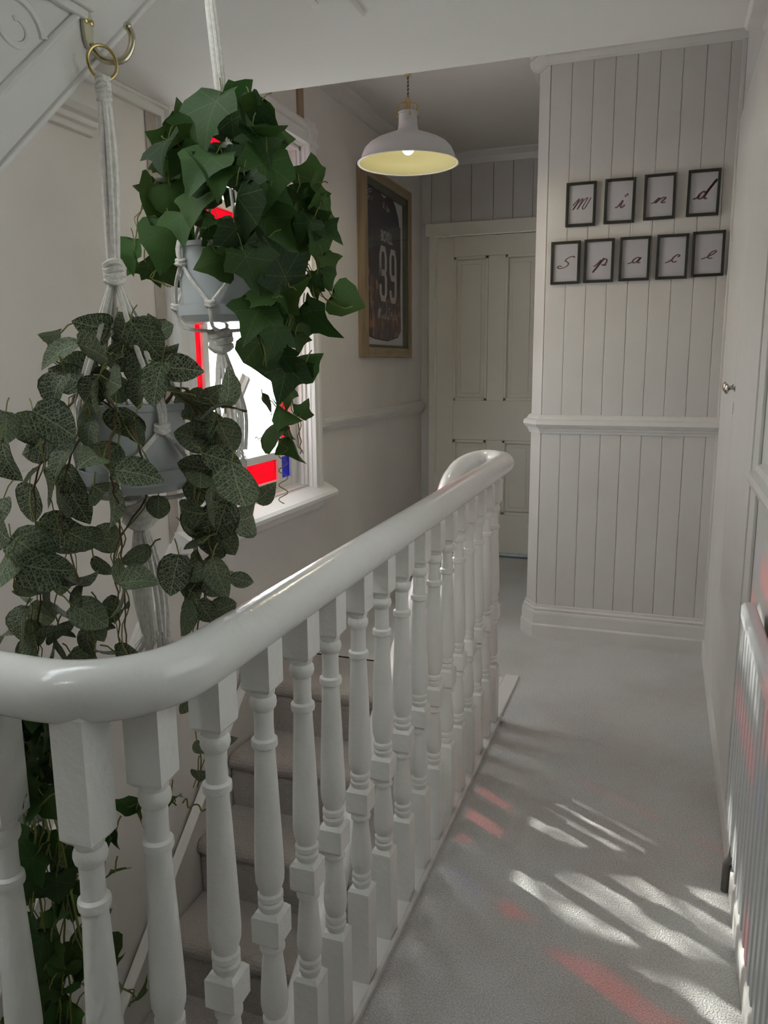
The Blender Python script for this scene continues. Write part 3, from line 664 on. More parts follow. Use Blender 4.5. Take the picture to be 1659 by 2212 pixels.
def macrame(name, top, knot, ringc, c, r, h, tail, label, tassel_side=0, seed=1, mids=3):
    rng = random.Random(seed)
    t = thing(name, (c[0], c[1], tail.z), label, 'plant hanger')
    cx, cy, cz = c
    # upper bundle of cords
    mb = MB()
    for i in range(7):
        a = 2*pi*i/7; rad = .0068
        A = Vector(top)+Vector((cos(a)*rad*.6, sin(a)*rad*.6, 0)); B = Vector(knot)+Vector((cos(a)*rad*.8, sin(a)*rad*.8, 0))
        mid = A.lerp(B, .45)+Vector((cos(a)*.005+.003, sin(a)*.005, 0))
        strand(mb, catmull([A, mid, B], 8), .0046)
    build('cord_bundle', mb, M_ROPE, t)
    def knotm(p, rr, n=3):
        p = Vector(p); mbk = MB()
        for k in range(n):
            z = p.z+(k-(n-1)/2)*rr*.75
            mbk.tube([(p.x+rr*cos(a)*(1+.1*sin(3*a+k)), p.y+rr*sin(a), z+rr*.22*sin(a*2+k)) for a in [2*pi*j/14 for j in range(14)]], rr*.48, 6, closed=True)
        mbk.ball(p, rr*.95, 8, 6)
        build('knot', mbk, M_ROPE, t)
    knotm(knot, .012, 4)
    knotm(Vector(top)-Vector((0,0,.014)), .0085, 6)
    # four legs in pairs, diamond net around the pot, gathered below
    base = Vector((cx, cy, cz-.030))
    mb = MB()
    for q in range(4):
        a0 = pi/4+q*pi/2 + .35
        rim = Vector((cx+(r*1.10)*cos(a0), cy+(r*1.10)*sin(a0), cz+h*1.0))
        k1 = Vector((cx+(r*1.09)*cos(a0), cy+(r*1.09)*sin(a0), cz+h*.72))
        for s in (-1, 1):
            o = Vector((-sin(a0), cos(a0), 0))*.0045*s
            strand(mb, catmull([Vector(knot), Vector(knot).lerp(rim,.5)+o*1.5, rim+o, k1+o*.5], 4))
            a1 = a0+s*pi/4
            k2 = Vector((cx+(r*1.14)*cos(a1), cy+(r*1.14)*sin(a1), cz+h*.16))
            am = a0+s*pi/8
            mid = Vector((cx+(r*1.10)*cos(am), cy+(r*1.10)*sin(am), cz+h*.44))
            strand(mb, catmull([k1, mid, k2], 5))
            lo = Vector((cx+(r*.92)*cos(a1), cy+(r*.92)*sin(a1), cz-.022))
            strand(mb, catmull([k2, Vector((cx+(r*1.17)*cos(a1), cy+(r*1.17)*sin(a1), cz+.01)), lo+Vector((0,0,.0)), base+o], 4))
            if s == 1: knotm(k2, .0095, 2)
        knotm(k1, .0095, 2)
    build('net_cord', mb, M_ROPE, t)
    bk = base+Vector((0,0,-.022)); knotm(bk, .021, 3)
    mb = MB(); tail = Vector(tail)
    for i in range(11):
        a = 2*pi*i/11; sp = .018+rng.uniform(-.006,.012)
        e = tail+Vector((cos(a)*sp, sin(a)*sp, rng.uniform(-.03,.03)))
        L = catmull([bk, bk.lerp(e,.3)+Vector((cos(a)*.012,sin(a)*.012,0)), bk.lerp(e,.65)+Vector((cos(a)*.016+rng.uniform(-.006,.006),sin(a)*.016,0)), e], 6)
        strand(mb, L, .0044)
    build('tassel', mb, M_ROPE, t)
    mb = MB()
    for i in range(90):
        a = rng.uniform(0,2*pi); p = tail+Vector((cos(a)*.02, sin(a)*.02, rng.uniform(-.012,.02)))
        mb.tube([p, p+Vector((cos(a)*.010+rng.uniform(-.01,.005), sin(a)*.010, -.02)), p+Vector((cos(a)*.016-.008, sin(a)*.016, -.035))], [.0012,.001,.0006], 3)
    build('frayed_end', mb, M_ROPE, t, kind='stuff')
    if ringc is not None:
        rc = Vector(ringc)
        build('ring', MB().tube([(rc.x+.013*cos(a), rc.y+.0175*cos(a), rc.z+.0245*sin(a)) for a in [2*pi*j/28 for j in range(28)]], .0026, 8, closed=True), M_BRASS, t)
    return t
# plant 1 (net-veined), pot 1
c1 = Vector((-.850, 1.118, 1.305)); R1, H1 = .086, .135
top1 = atX(222, 172, XP); knot1 = atX(246, 590, XP)
macrame('macrame_hanger', top1, knot1, atX(221, 135, XP), c1, R1, H1, atX(338, 1385, XP), 'cream cotton hanger on the brass hook, its frayed tassel ending behind the handrail', seed=3)
pA = potted('trailing_plant', c1, R1, H1, 'net-veined round-leaved trailing plant in a pale pot, nearest hanging plant')
D2 = 1.86
c2 = atD(474, 688, D2); R2, H2 = .088, .165
macrame('macrame_hanger', Vector((c2.x, c2.y, ZL-.03)), atD(491, 330, D2), None, c2, R2, H2, atD(505, 985, D2+.02), 'cream cotton hanger tied to the low ceiling, holding the dark ivy', seed=5)
build('ceiling_hook', MB().tube(catmull([(c2.x,c2.y,ZL+.01),(c2.x,c2.y,ZL-.012),(c2.x+.012,c2.y,ZL-.022),(c2.x,c2.y,ZL-.034),(c2.x-.010,c2.y,ZL-.026)],5), .0035, 8).lathe([(.012,0),(.012,-.004)], (c2.x,c2.y,ZL), 14), M_BRASS, None, label='small brass ceiling hook above the dark ivy', cat='hook')
pB = potted('trailing_ivy', c2, R2, H2, 'dark green ivy in a pale pot hung from the ceiling in front of the window')
c3 = Vector((-1.03, .985, .74)); 
pC = potted('trailing_ivy', c3, .085, .12, 'dark green ivy seen between the balusters at the lower left', saucer=False)
build('pot_bracket', MB().tube([(c3.x+.092*cos(a), c3.y+.092*sin(a), c3.z+.10) for a in [2*pi*j/24 for j in range(24)]], .004, 6, closed=True).tube(catmull([(c3.x+.085,c3.y-.04,c3.z+.10),(c3.x+.13,c3.y-.06,c3.z+.16),(-.86,.88,.98),(-.845,.838,1.045)],5), .004, 6), M_BLACK, pC)

# leaves -----------------------------------------------------
def leaf_mesh(name, outline, mat, fold=.10, curl=.18, seed=0):
    # outline half-profile [(x,y)...] from base to tip on +x side, tip along +Y; unit length 1
    rng = random.Random(seed)
    half = outline; ys = [p[1] for p in half]
    vs = []; fs = []
    def zf(x, y): return abs(x)*fold*1.6 - curl*(y-.35)**2 + .04*sin(7*y+seed)*abs(x)*2
    rows = []
    for (x, y) in half:
        ym = min(max(y,0),1)
        rows.append([(-x,y),(-x*.5,(y+ym)/2),(0,ym),(x*.5,(y+ym)/2),(x,y)])
    for r_ in rows:
        for (x, y) in r_: vs.append(Vector((x, y, zf(x, y))))
    for i in range(len(rows)-1):
        for k in range(4): fs.append((i*5+k, i*5+k+1, (i+1)*5+k+1, (i+1)*5+k))
    me = bpy.data.meshes.new(name); me.from_pydata(vs, [], fs)
    me.polygons.foreach_set('use_smooth', [True]*len(fs)); me.materials.append(mat); return me
round_o = [(.02,0),(.20,.0),(.33,.10),(.41,.26),(.43,.42),(.39,.60),(.29,.77),(.15,.91),(.0,1.0)]
oval_o = [(.02,0),(.13,.03),(.24,.14),(.31,.30),(.33,.46),(.29,.64),(.20,.80),(.09,.93),(.0,1.02)]
def ivy_outline(k):
    # points ordered base -> tip with pointed lobes
    if k == 0: return [(.02,.10),(.20,-.02),(.36,.0),(.38,.12),(.52,.30),(.58,.46),(.36,.52),(.24,.62),(.16,.80),(.0,1.04)]
    if k == 1: return [(.02,.08),(.18,-.04),(.30,-.02),(.36,.14),(.44,.28),(.46,.40),(.34,.52),(.26,.64),(.14,.84),(.0,1.0)]
    return [(.02,.10),(.22,-.02),(.42,.06),(.50,.20),(.46,.34),(.42,.50),(.30,.62),(.20,.74),(.10,.88),(.0,1.0)]
LR = [leaf_mesh('leaf', round_o, M_LEAFR, .05, .25, 1), leaf_mesh('leaf', oval_o, M_LEAFR, .18, .45, 2), leaf_mesh('leaf', round_o, M_LEAFR, -.12, -.2, 3), leaf_mesh('leaf', round_o, M_LEAFR, .30, .5, 4)]
LI = [leaf_mesh('leaf', ivy_outline(0), M_IVY, .14, .45, 1), leaf_mesh('leaf', ivy_outline(1), M_IVY, .16, .5, 2), leaf_mesh('leaf', ivy_outline(2), M_IVY, -.22, .5, 3), leaf_mesh('leaf', ivy_outline(0), M_IVY, .35, .3, 4)]
def put_leaf(par, meshes, base, length, ang, rng, tilt=None, yaw=None, twist=None):
    """base point (plan units), leaf length (plan units), ang = fall direction about the viewing normal (0 right, 90 down)"""
    me = rng.choice(meshes)
    o = bpy.data.objects.new('leaf', me); col.objects.link(o); o.parent = par
    a = radians(ang)
    rt = Vector((.943,.333,0)); up = Vector((0,0,1)); nb = Vector((.333,-.943,0))
    ydir = rt*cos(a)-up*sin(a)
    tl = radians(rng.gauss(0, 36) if tilt is None else tilt)
    ydir = (ydir*cos(tl)+nb*sin(tl)).normalized()
    zdir = (nb-ydir*nb.dot(ydir)).normalized()
    tw = radians(rng.gauss(0, 38) if twist is None else twist)
    zdir = Matrix.Rotation(tw, 3, ydir) @ zdir
    xdir = ydir.cross(zdir)
    mt = Matrix((xdir, ydir, zdir)).transposed().to_4x4()
    L = length*K
    o.matrix_local = Matrix.Translation((Vector(base)-ORG[par.name])*K) @ mt @ Matrix.Diagonal((L,L,L,1))
    return o
def dress(par, meshes, leaves, depth, rim, rng, vine_mat, pot_c, pot_r, pot_h, wr=.0022, grow=1.0):
    mbv = MB(); mbt = MB()
    for L in leaves:
        px, py, sz, ang, dd = L[:5]
        c = atD(px, py, depth+dd)
        ln = sz*grow*(depth+dd)/F
        a = radians(ang)
        ydir = (Vector((.943,.333,0))*cos(a)-Vector((0,0,1))*sin(a))
        base = c - ydir*ln*.5
        put_leaf(par, meshes, base, ln, ang, rng)
        # petiole back to a nearby trailing stem
        e = base - ydir*.016 + Vector((rng.uniform(-.01,.01), rng.uniform(-.005,.02), rng.uniform(.004,.012)))
        mbt.tube([base+ydir*.1*ln, base, (base+e)/2+Vector((0,0,.004)), e], [.0011,.0013,.0014,.0014], 4)
    for vn in rim:
        pts = [pot_c+Vector((pot_r*.5*cos(vn[0]), pot_r*.5*sin(vn[0]), pot_h*.85)), pot_c+Vector((pot_r*.98*cos(vn[0]), pot_r*.98*sin(vn[0]), pot_h+.025))]
        pts += [atD(x, y, depth+d) for x, y, d in vn[1]]
        cp = catmull(pts, 6); cp = [p+Vector((rng.uniform(-.003,.003), rng.uniform(-.003,.003), 0)) for p in cp]
        mbv.tube(cp, [wr*(1-.5*i/len(cp)) for i in range(len(cp))], 6)
        # a fine second tendril twisting round it
        mbt.tube([p+Vector((.007*cos(i*.9), .007*sin(i*.9), 0)) for i, p in enumerate(cp[6:])], .0011, 4)
    build('vine', mbv, vine_mat, par); build('petioles', mbt, M_VINE, par, kind='stuff')

rng = random.Random(11)
D1 = 1.27
L1 = [(110,727,42,160,.02),(131,763,86,150,0),(219,760,88,20,-.06),(199,704,72,190,0),(278,706,62,250,.0),(314,704,60,300,.02),(310,740,92,60,-.04),(139,813,72,200,-.02),(127,845,74,110,-.06),
 (217,869,88,90,-.09),(189,849,66,130,-.10),(278,829,78,10,-.08),(265,934,92,80,-.11),(286,944,76,100,-.10),(123,915,98,30,-.08),(60,919,72,200,0),(10,925,64,100,-.05),(66,968,86,150,-.02),
 (20,996,84,70,-.06),(139,996,92,120,-.06),(215,988,84,150,-.10),(294,1022,98,10,-.12),(229,1032,88,80,-.10),(64,1024,62,140,0),(159,1038,64,60,-.02),(111,1104,102,100,-.08),(203,1110,102,95,-.08),
 (36,1145,92,20,-.08),(12,1110,62,90,0),(255,1090,84,80,-.08),(151,1149,76,10,0),(235,1173,68,20,0),(70,1193,98,40,-.03),(135,1197,82,80,0),(183,1189,88,50,-.06),(16,1235,88,110,-.05),(95,1239,104,20,-.07),
 (296,1199,62,150,.05),(171,1261,78,20,-.03),(272,1239,68,60,-.03),(302,1259,72,0,-.10),(97,1289,68,110,-.02),(56,1273,52,60,0),(268,1295,72,95,-.03),(189,1289,62,10,0),(195,1328,78,30,-.04),(40,1307,52,80,.0),
 (54,1344,66,100,-.02),(90,1338,62,80,0),(139,1322,46,40,.0),(119,1362,62,340,-.03),(235,1338,62,60,0),(70,1372,60,90,0),(76,1396,62,60,-.02),(119,1392,62,100,0),(155,1380,66,50,-.02),(189,1392,66,90,0),(215,1372,62,70,0),
 (247,1376,62,95,0),(20,1386,62,10,-.02),(239,1418,62,20,-.02),(139,1408,62,60,0),(278,1408,52,0,-.02),
 (389,796,84,5,-.06),(335,831,88,110,-.08),(389,826,62,60,.0),(395,853,74,40,0),(430,864,62,300,.04),(456,859,66,320,.04),(497,840,78,285,.02),(514,886,84,10,0),(452,907,62,350,.02),(419,943,72,200,.02),
 (487,948,74,70,0),(444,967,72,120,0),(422,1008,66,190,.0),(479,994,78,20,-.05),(490,1030,62,100,0),(444,1038,72,80,.02),(528,1059,104,65,-.06),(577,1062,62,320,.03),(457,1097,74,90,-.03),(392,1111,84,180,-.05),
 (476,1127,84,110,0),(550,1128,82,0,.0),(349,1100,52,80,.05),(384,1143,72,200,.0),(392,1173,78,180,-.02),(446,1198,84,100,0),(487,1181,62,60,.02),(381,1241,78,100,0),(419,1236,46,160,.0),(501,1219,42,330,0),
 (476,1246,78,70,-.03),(522,1255,48,20,0),(408,1274,48,180,0),(463,1276,58,70,0),(433,1282,50,60,.02),(400,1336,78,100,0),(482,1314,58,340,.02),(444,1322,52,60,0),
 (430,1620,38,80,.0),(427,1685,40,95,.0),(403,1525,36,120,.0),(500,1600,30,30,.02),
 (240,800,80,60,.0),(270,775,70,20,.04),(225,790,80,150,.04),(300,800,80,100,.0),(340,770,84,20,.02),(360,700,46,320,.03),(338,690,50,280,.03),(250,702,66,260,.04),(365,760,60,350,.05),(200,830,70,120,.03),
 (250,850,60,90,-.02),(170,790,70,200,.04),(300,850,60,110,-.04),(255,740,70,270,.06),(180,905,70,110,-.04),(100,960,80,120,.04),(150,940,80,60,.05),(200,940,60,90,-.06),(100,1060,80,90,.05),(170,1090,80,60,.06),(60,1090,80,100,.06),
 (120,1150,80,90,.06),(60,1240,80,70,.06),(140,1250,60,90,.07),(220,1230,56,60,.06),(90,1330,60,100,.06),(200,1370,60,60,.06),(120,1420,60,90,.04),(180,1430,60,40,.04),(60,1410,60,90,.04),
 (410,880,60,60,.06),(440,920,60,100,.07),(470,980,60,90,.07),(420,1060,66,80,.06),(470,1070,60,60,.07),(420,1130,66,100,.06),(450,1160,60,80,.06),(430,1220,56,80,.06),(460,1230,50,90,.06),(440,1260,50,70,.05),(420,1320,60,80,.05),(430,960,60,150,.06)]
vines1 = [(3.3,[(150,880,-.03),(95,960,-.03),(75,1080,-.02),(85,1200,-.02),(88,1300,-.01),(80,1420,0),(80,1500,0)]),
 (3.9,[(190,900,-.05),(150,1000,-.05),(130,1120,-.03),(170,1250,-.02),(200,1400,-.02)]),
 (4.4,[(245,890,-.10),(235,1000,-.11),(255,1100,-.08),(265,1200,-.05),(270,1330,-.03),(275,1440,-.03)]),
 (.1,[(395,860,.0),(450,900,.02),(480,960,0),(470,1040,0),(460,1130,0),(450,1210,0),(440,1300,.02),(425,1400,.02),(435,1560,.02),(428,1700,.02)]),
 (.5,[(420,880,.03),(440,960,.04),(430,1060,.03),(425,1150,.03),(440,1280,.03)]),
 (5.6,[(400,850,-.02),(430,870,.01),(500,880,.0),(530,890,.0)]),
 (2.4,[(160,800,.03),(120,780,.01),(100,730,.02)]), (1.4,[(280,760,.05),(300,700,.03),(360,690,.03)]),
 (4.8,[(300,960,-.11),(320,1060,.02),(250,1180,.0),(255,1300,.0),(262,1430,0)])]
dress(pA, LR, L1, D1, vines1, rng, M_VINEB, c1, R1, H1, .0022, 1.16)

L2 = [(457,264,132,110,-.16),(528,226,96,20,-.05),(573,264,124,60,-.12),(540,268,104,120,-.13),(401,256,72,250,0),(371,289,76,120,0),(340,309,62,180,0),(358,352,104,100,-.08),(409,352,84,60,-.10),(396,307,84,10,-.06),
 (452,332,78,250,-.16),(515,319,98,150,-.15),(578,322,114,60,-.12),(611,301,52,0,.0),(614,342,58,10,0),(439,390,134,120,-.16),(472,408,114,60,-.18),(520,357,84,30,-.16),(573,395,134,95,-.14),(535,413,74,80,-.18),(388,400,54,120,-.1),
 (376,443,94,80,-.08),(315,413,48,200,0),(328,471,112,95,-.02),(358,534,114,100,-.08),(285,555,72,100,.02),(305,575,60,60,.04),(330,590,62,60,0),(368,598,54,60,.02),(502,471,154,100,-.20),(452,530,62,90,-.14),(515,522,94,80,-.18),
 (457,575,88,160,-.14),(482,570,62,60,-.15),(573,438,84,110,-.14),(611,446,84,60,-.06),(642,453,62,90,0),(599,496,114,50,-.10),(553,529,62,150,-.14),(543,585,104,70,-.16),(604,565,108,250,-.12),(553,636,84,190,-.14),
 (586,623,74,80,-.12),(637,626,84,330,-.05),(616,648,62,60,-.05),(652,380,84,200,0),(680,403,56,290,.02),(654,433,66,80,0),(695,438,68,310,.0),(690,491,74,40,0),(715,509,58,30,0),(662,501,74,120,-.02),(690,542,94,80,0),
 (710,575,52,60,.02),(705,605,62,60,.0),(680,623,62,100,.0),(692,696,104,50,0),(759,656,84,20,0),(659,718,52,340,0),(549,708,104,110,-.10),(568,772,104,75,-.08),(592,741,84,100,-.06),(620,786,64,60,-.04),(643,743,46,80,0),
 (662,774,88,320,0),(615,823,98,100,-.02),(646,809,62,120,0),(582,884,52,60,0),(634,899,84,30,0),(592,929,74,330,0),(629,936,42,10,0),(641,983,74,70,0),(657,882,42,300,0),
 (420,300,90,100,-.02),(500,290,100,90,-.04),(560,340,100,90,-.02),(450,450,110,90,-.06),(400,480,90,80,-.04),(540,470,110,90,-.06),(590,380,90,80,0),(420,420,90,100,0),(380,380,80,90,.05),(480,250,80,270,.03),(550,300,80,80,.05),
 (500,380,110,90,0),(600,520,90,90,0),(560,560,90,100,-.02),(630,560,80,80,0),(650,530,70,70,.04),(620,400,60,60,.03),(440,500,80,90,-.02),(480,520,90,80,-.04),(350,420,80,100,.04),(345,500,80,90,.05),(510,440,90,60,.04),
 (590,600,80,90,0),(640,590,70,60,.03),(660,470,60,60,.05),(390,550,60,120,-.05),(600,690,70,60,.0),(575,660,70,100,0),(630,700,60,100,.02),(610,760,70,80,.0),(430,250,60,200,.05),(620,860,50,80,.02),(425,468,92,100,-.17),(400,500,84,80,-.14),(432,432,80,120,-.17),(375,375,80,70,-.05)]
vines2 = [(5.9,[(600,420,-.02),(630,520,0),(628,640,-.01),(625,740,-.01),(632,860,0),(645,920,0),(650,980,0)]),
 (5.7,[(610,470,-.02),(640,600,0),(622,700,-.01),(620,780,0),(612,860,0),(600,920,0)]),
 (.2,[(620,380,0),(670,400,.02),(700,440,0),(720,500,0)]), (.0,[(640,560,0),(700,640,0),(740,665,0),(760,660,0)]),
 (6.1,[(650,560,0),(680,640,0),(690,690,0)]), (3.3,[(350,440,0),(320,420,0),(300,470,0),(290,540,0)]), (3.0,[(360,560,0),(330,600,0),(370,620,0)]),
 (5.0,[(560,620,-.12),(560,700,-.10),(575,790,-.08)])]
dress(pB, LI, L2, D2, vines2, rng, M_VINE, c2, R2, H2, .0026, 1.06)
# corkscrew tendril beside the window
mb = MB()
tp = [atD(612+10*sin(i*.62)*(1 if i > 8 else .6), 930+i*3.1, D2) for i in range(52)]
mb.tube(tp, .0012, 4); build('tendril', mb, M_VINE, pB)

D3 = 1.25
L3 = [(55,1565,74,80,0),(62,1620,66,60,0),(66,1679,66,100,0),(70,1730,74,70,0),(59,1815,84,40,0),(55,1873,104,130,-.04),(110,1895,84,80,0),(125,1925,84,90,-.02),(268,1730,74,190,0),(286,1774,74,110,0),(382,1738,44,60,0),
 (253,1815,48,90,0),(235,1840,66,100,0),(235,1906,64,120,0),(117,1980,84,90,0),(106,2042,84,80,0),(66,2005,74,100,0),(128,2060,62,60,0),(147,2115,62,80,0),(73,2115,66,90,0),(110,2163,66,90,0),(74,2180,62,100,0),(147,2170,62,70,0),
 (253,2079,42,340,0),(305,2145,54,310,0),(228,1987,38,60,0)]
for i in range(34): L3.append((rng.uniform(10,120), rng.uniform(1530,1760), rng.uniform(55,90), rng.uniform(40,140), rng.uniform(-.09,-.04)))
for i in range(85):
    t = rng.random(); y = 1540+t*900
    w = 95 if y < 1900 else 80
    L3.append((100+rng.gauss(0,1)*w*.55, y, rng.uniform(50,88), rng.uniform(30,150), rng.uniform(0,.16)))
vines3 = [(a,[(100+dx,1560,.05),(95+dx,1700,.04),(110+dx,1850,.03),(120+dx,2000,.03),(130+dx,2150,.02),(130+dx,2300,.02)]) for a, dx in ((5.0,-30),(5.4,0),(4.4,20),(5.8,-50))]
vines3.append((6.0,[(200,1690,0),(270,1740,0),(330,1710,0),(380,1740,0)])); vines3.append((5.9,[(190,2080,0),(250,2120,0),(300,2160,0)]))
dress(pC, LI, L3, D3, vines3, rng, M_VINE, c3, .085, .12, .0026)
build('tendril', MB().tube(catmull([atD(x,y,D3) for x,y in ((395,1735),(403,1725),(407,1745),(420,1738),(430,1740),(436,1752),(450,1748),(470,1768),(488,1786))],4), .0013, 4), M_VINE, pC)

# ---------------------------------------------------------------- pendant lamp
lp = Vector((-1.124, 3.5, 0)); zr = 2.372
lm = thing('pendant_lamp', (lp.x, lp.y, zr), 'white enamel dome pendant lamp with brass cradle and lit bulb', 'lamp')
R = .2235
out = [(.0405,.205),(.0415,.196),(.0400,.192),(.0405,.160),(.0445,.138),(.0520,.128),(.080,.118),(.110,.106),(.145,.092),(.172,.076),(.190,.058),(.201,.036),(.2095,.010),(.2165,.003),(.2235,0),(.2225,-.004),(.214,-.001)]
build('lamp_shade', MB().lathe(out, (lp.x,lp.y,zr), 64, False), M_SHADE, lm, fix=False)
inn = [(.214,-.001),(.206,.010),(.197,.036),(.186,.056),(.168,.073),(.142,.088),(.107,.102),(.078,.114),(.048,.124),(.039,.138),(.036,.16),(.036,.2),(.001,.2)]
build('shade_lining', MB().lathe(inn, (lp.x,lp.y,zr), 64, False), M_SHIN, lm, fix=False)
build('neck_collar', MB().lathe([(.0385,.196),(.0430,.198),(.0435,.205),(.0400,.209),(.001,.209)], (lp.x,lp.y,zr), 40), M_SHADE, lm)
build('lamp_holder', MB().lathe([(.0075,.205),(.0075,.245),(.0155,.246),(.0155,.250),(.009,.252),(.009,.265),(.004,.268)], (lp.x,lp.y,zr), 20), M_BRASS, lm)
for k in range(4):
    a = .5+k*pi/2
    pts = [(lp.x+r_*cos(a), lp.y+r_*sin(a), zr+z_) for r_, z_ in ((.008,.247),(.024,.247),(.034,.243),(.0395,.232),(.0400,.205),(.0440,.198),(.0445,.186))]
    build('cradle_strap', MB().tube(catmull(pts,3), .0032, 6).ball((lp.x+.046*cos(a),lp.y+.046*sin(a),zr+.188), .005, 8, 5), M_BRASS, lm)
build('flex', MB().tube([(lp.x,lp.y,zr+.262),(lp.x,lp.y,ZC-.04)], .0042, 8), M_CORD, lm)
build('flex_stripe', MB().tube([(lp.x+.0044*cos(i*.9),lp.y+.0044*sin(i*.9),zr+.262+i*.0022) for i in range(160)], .0013, 4), M_MAT, lm)
build('cord_grip', MB().lathe([(.011,.352),(.013,.356),(.013,.374),(.010,.378)], (lp.x,lp.y,zr), 16), M_BRASS, lm)
build('ceiling_rose', MB().lathe([(.05,0),(.048,-.02),(.02,-.035),(.001,-.036)], (lp.x,lp.y,ZC), 30), M_SHADE, lm)
build('bulb', MB().ball((lp.x,lp.y,zr+.060), .027, 20, 12).lathe([(.016,.08),(.013,.10),(.013,.14)], (lp.x,lp.y,zr), 16), M_BULB, lm)
pd = bpy.data.lights.new('bulb_light', 'POINT'); po = bpy.data.objects.new('bulb_light', pd); col.objects.link(po)
pd.energy = 4.5; pd.color = (1, .86, .55); pd.shadow_soft_size = .03; po.location = Vector((lp.x, lp.y, zr-.012))*K

# ---------------------------------------------------------------- framed shirt on the left wall
fy0, fy1, fz0, fz1 = 4.675, 5.625, 1.553, 2.700
fr = thing('framed_shirt', (XL, (fy0+fy1)/2, fz0), 'oak box frame holding a dark sports shirt numbered 89', 'picture frame')
t = .062; xo = XL+.050
build('frame_side', MB().box(XL, xo, fy0, fy0+t, fz0, fz1), M_OAK, fr, .003); build('frame_side', MB().box(XL, xo, fy1-t, fy1, fz0, fz1), M_OAK, fr, .003)
M_OAKH = wood('oak frame rail', (.34,.26,.16), (.24,.175,.10), 8, 1)
build('frame_rail', MB().box(XL, xo-.0005, fy0+t, fy1-t, fz0, fz0+t), M_OAKH, fr, .003); build('frame_rail', MB().box(XL, xo-.0005, fy0+t, fy1-t, fz1-t, fz1), M_OAKH, fr, .003)
a0, a1, b0, b1 = fy0+t, fy1-t, fz0+t, fz1-t
build('slip', MB().box(XL+.012, xo-.010, a0, a0+.018, b0, b1).box(XL+.012, xo-.010, a1-.045, a1, b0, b1).box(XL+.012, xo-.010, a0, a1, b0, b0+.018).box(XL+.012, xo-.010, a0, a1, b1-.045, b1), M_INNER, fr)
build('mount', MB().box(XL, XL+.014, a0, a1, b0, b1), M_MAT, fr)
ym = (a0+a1)/2
def Jp(u, v): return (4.755+.695*u, 1.67+.95*v)   # u 0..1 left-right, v 0..1 up
body = [(.04,.02),(.25,.0),(.6,-.01),(.9,.02),(1.0,.07),(.98,.35),(1.0,.62),(.99,.76),(.93,.87),(.84,.94),(.74,.985),(.655,1.0),(.60,.965),(.52,.950),(.42,.965),(.34,1.0),(.28,.995),(.16,.995),(.06,.97),(.01,.90),(.02,.62),(.0,.3)]
shirt = build('shirt', MB().prism([Jp(*p) for p in body], XL+.013, XL+.024, 'x'), M_JERSEY, fr, .003)
band = [(.02,.57),(.30,.62),(.55,.665),(.80,.70),(.985,.722),(.985,.81),(.75,.78),(.40,.71),(.012,.628)]
build('chest_band', MB().prism([Jp(*p) for p in band], XL+.024, XL+.0255, 'x'), M_JERSEY2, shirt)
city = [(.035,.03),(.25,.01),(.6,.0),(.9,.03),(.985,.08),(.965,.34),(.80,.36),(.66,.30),(.5,.26),(.36,.34),(.28,.40),(.14,.42),(.02,.50)]
build('city_print', MB().prism([Jp(*p) for p in city], XL+.024, XL+.0252, 'x'), M_CITY, shirt)
def text_part(txt, size, org, sx, par, mat, depth=.0006, bold=0.0, xb=XL+.0262, name='lettering', shear=0):
    cu = bpy.data.curves.new('t', 'FONT'); cu.body = txt; cu.size = 1; cu.offset = bold; cu.resolution_u = 3; cu.shear = shear; cu.align_x = 'CENTER'
    o = bpy.data.objects.new('t', cu); col.objects.link(o)
    dg = bpy.context.evaluated_depsgraph_get(); me = bpy.data.meshes.new_from_object(o.evaluated_get(dg))
    mbx = MB()
    mbx.add([Vector((xb, org[0]+v.co.x*size*sx, org[1]+v.co.y*size)) for v in me.vertices], [tuple(p.vertices) for p in me.polygons])
    bpy.data.objects.remove(o); bpy.data.curves.remove(cu); bpy.data.meshes.remove(me)
    return build(name, mbx, mat, par, fix=False)
text_part('BOXILL', .098, (5.150, 2.300), .70, shirt, M_JLET, bold=.02)
def strokes(mbx, lines, w, tf):
    # flat ribbon lettering: list of polylines, each smoothed
    for ln in lines:
        pts = [Vector((p[0], p[1], 0)) for p in ln]
        if len(pts) > 2: pts = catmull(pts, 6)
        L = []; Rr = []
        for i, p in enumerate(pts):
            a = pts[max(0,i-1)]; b = pts[min(len(pts)-1,i+1)]; tt = (b-a).normalized() if (b-a).length > 1e-9 else Vector((1,0,0))
            n = Vector((-tt.y, tt.x, 0))
            ww = w*(.75+.25*abs(tt.x*.5-tt.y*.86)) * (1 if 0 < i < len(pts)-1 else .7)
            L.append(p+n*ww); Rr.append(p-n*ww)
        vs = [tf(p) for p in L]+[tf(p) for p in Rr]; n_ = len(pts)
        mbx.add(vs, [(i, i+1, n_+i+1, n_+i) for i in range(n_-1)])
    return mbx
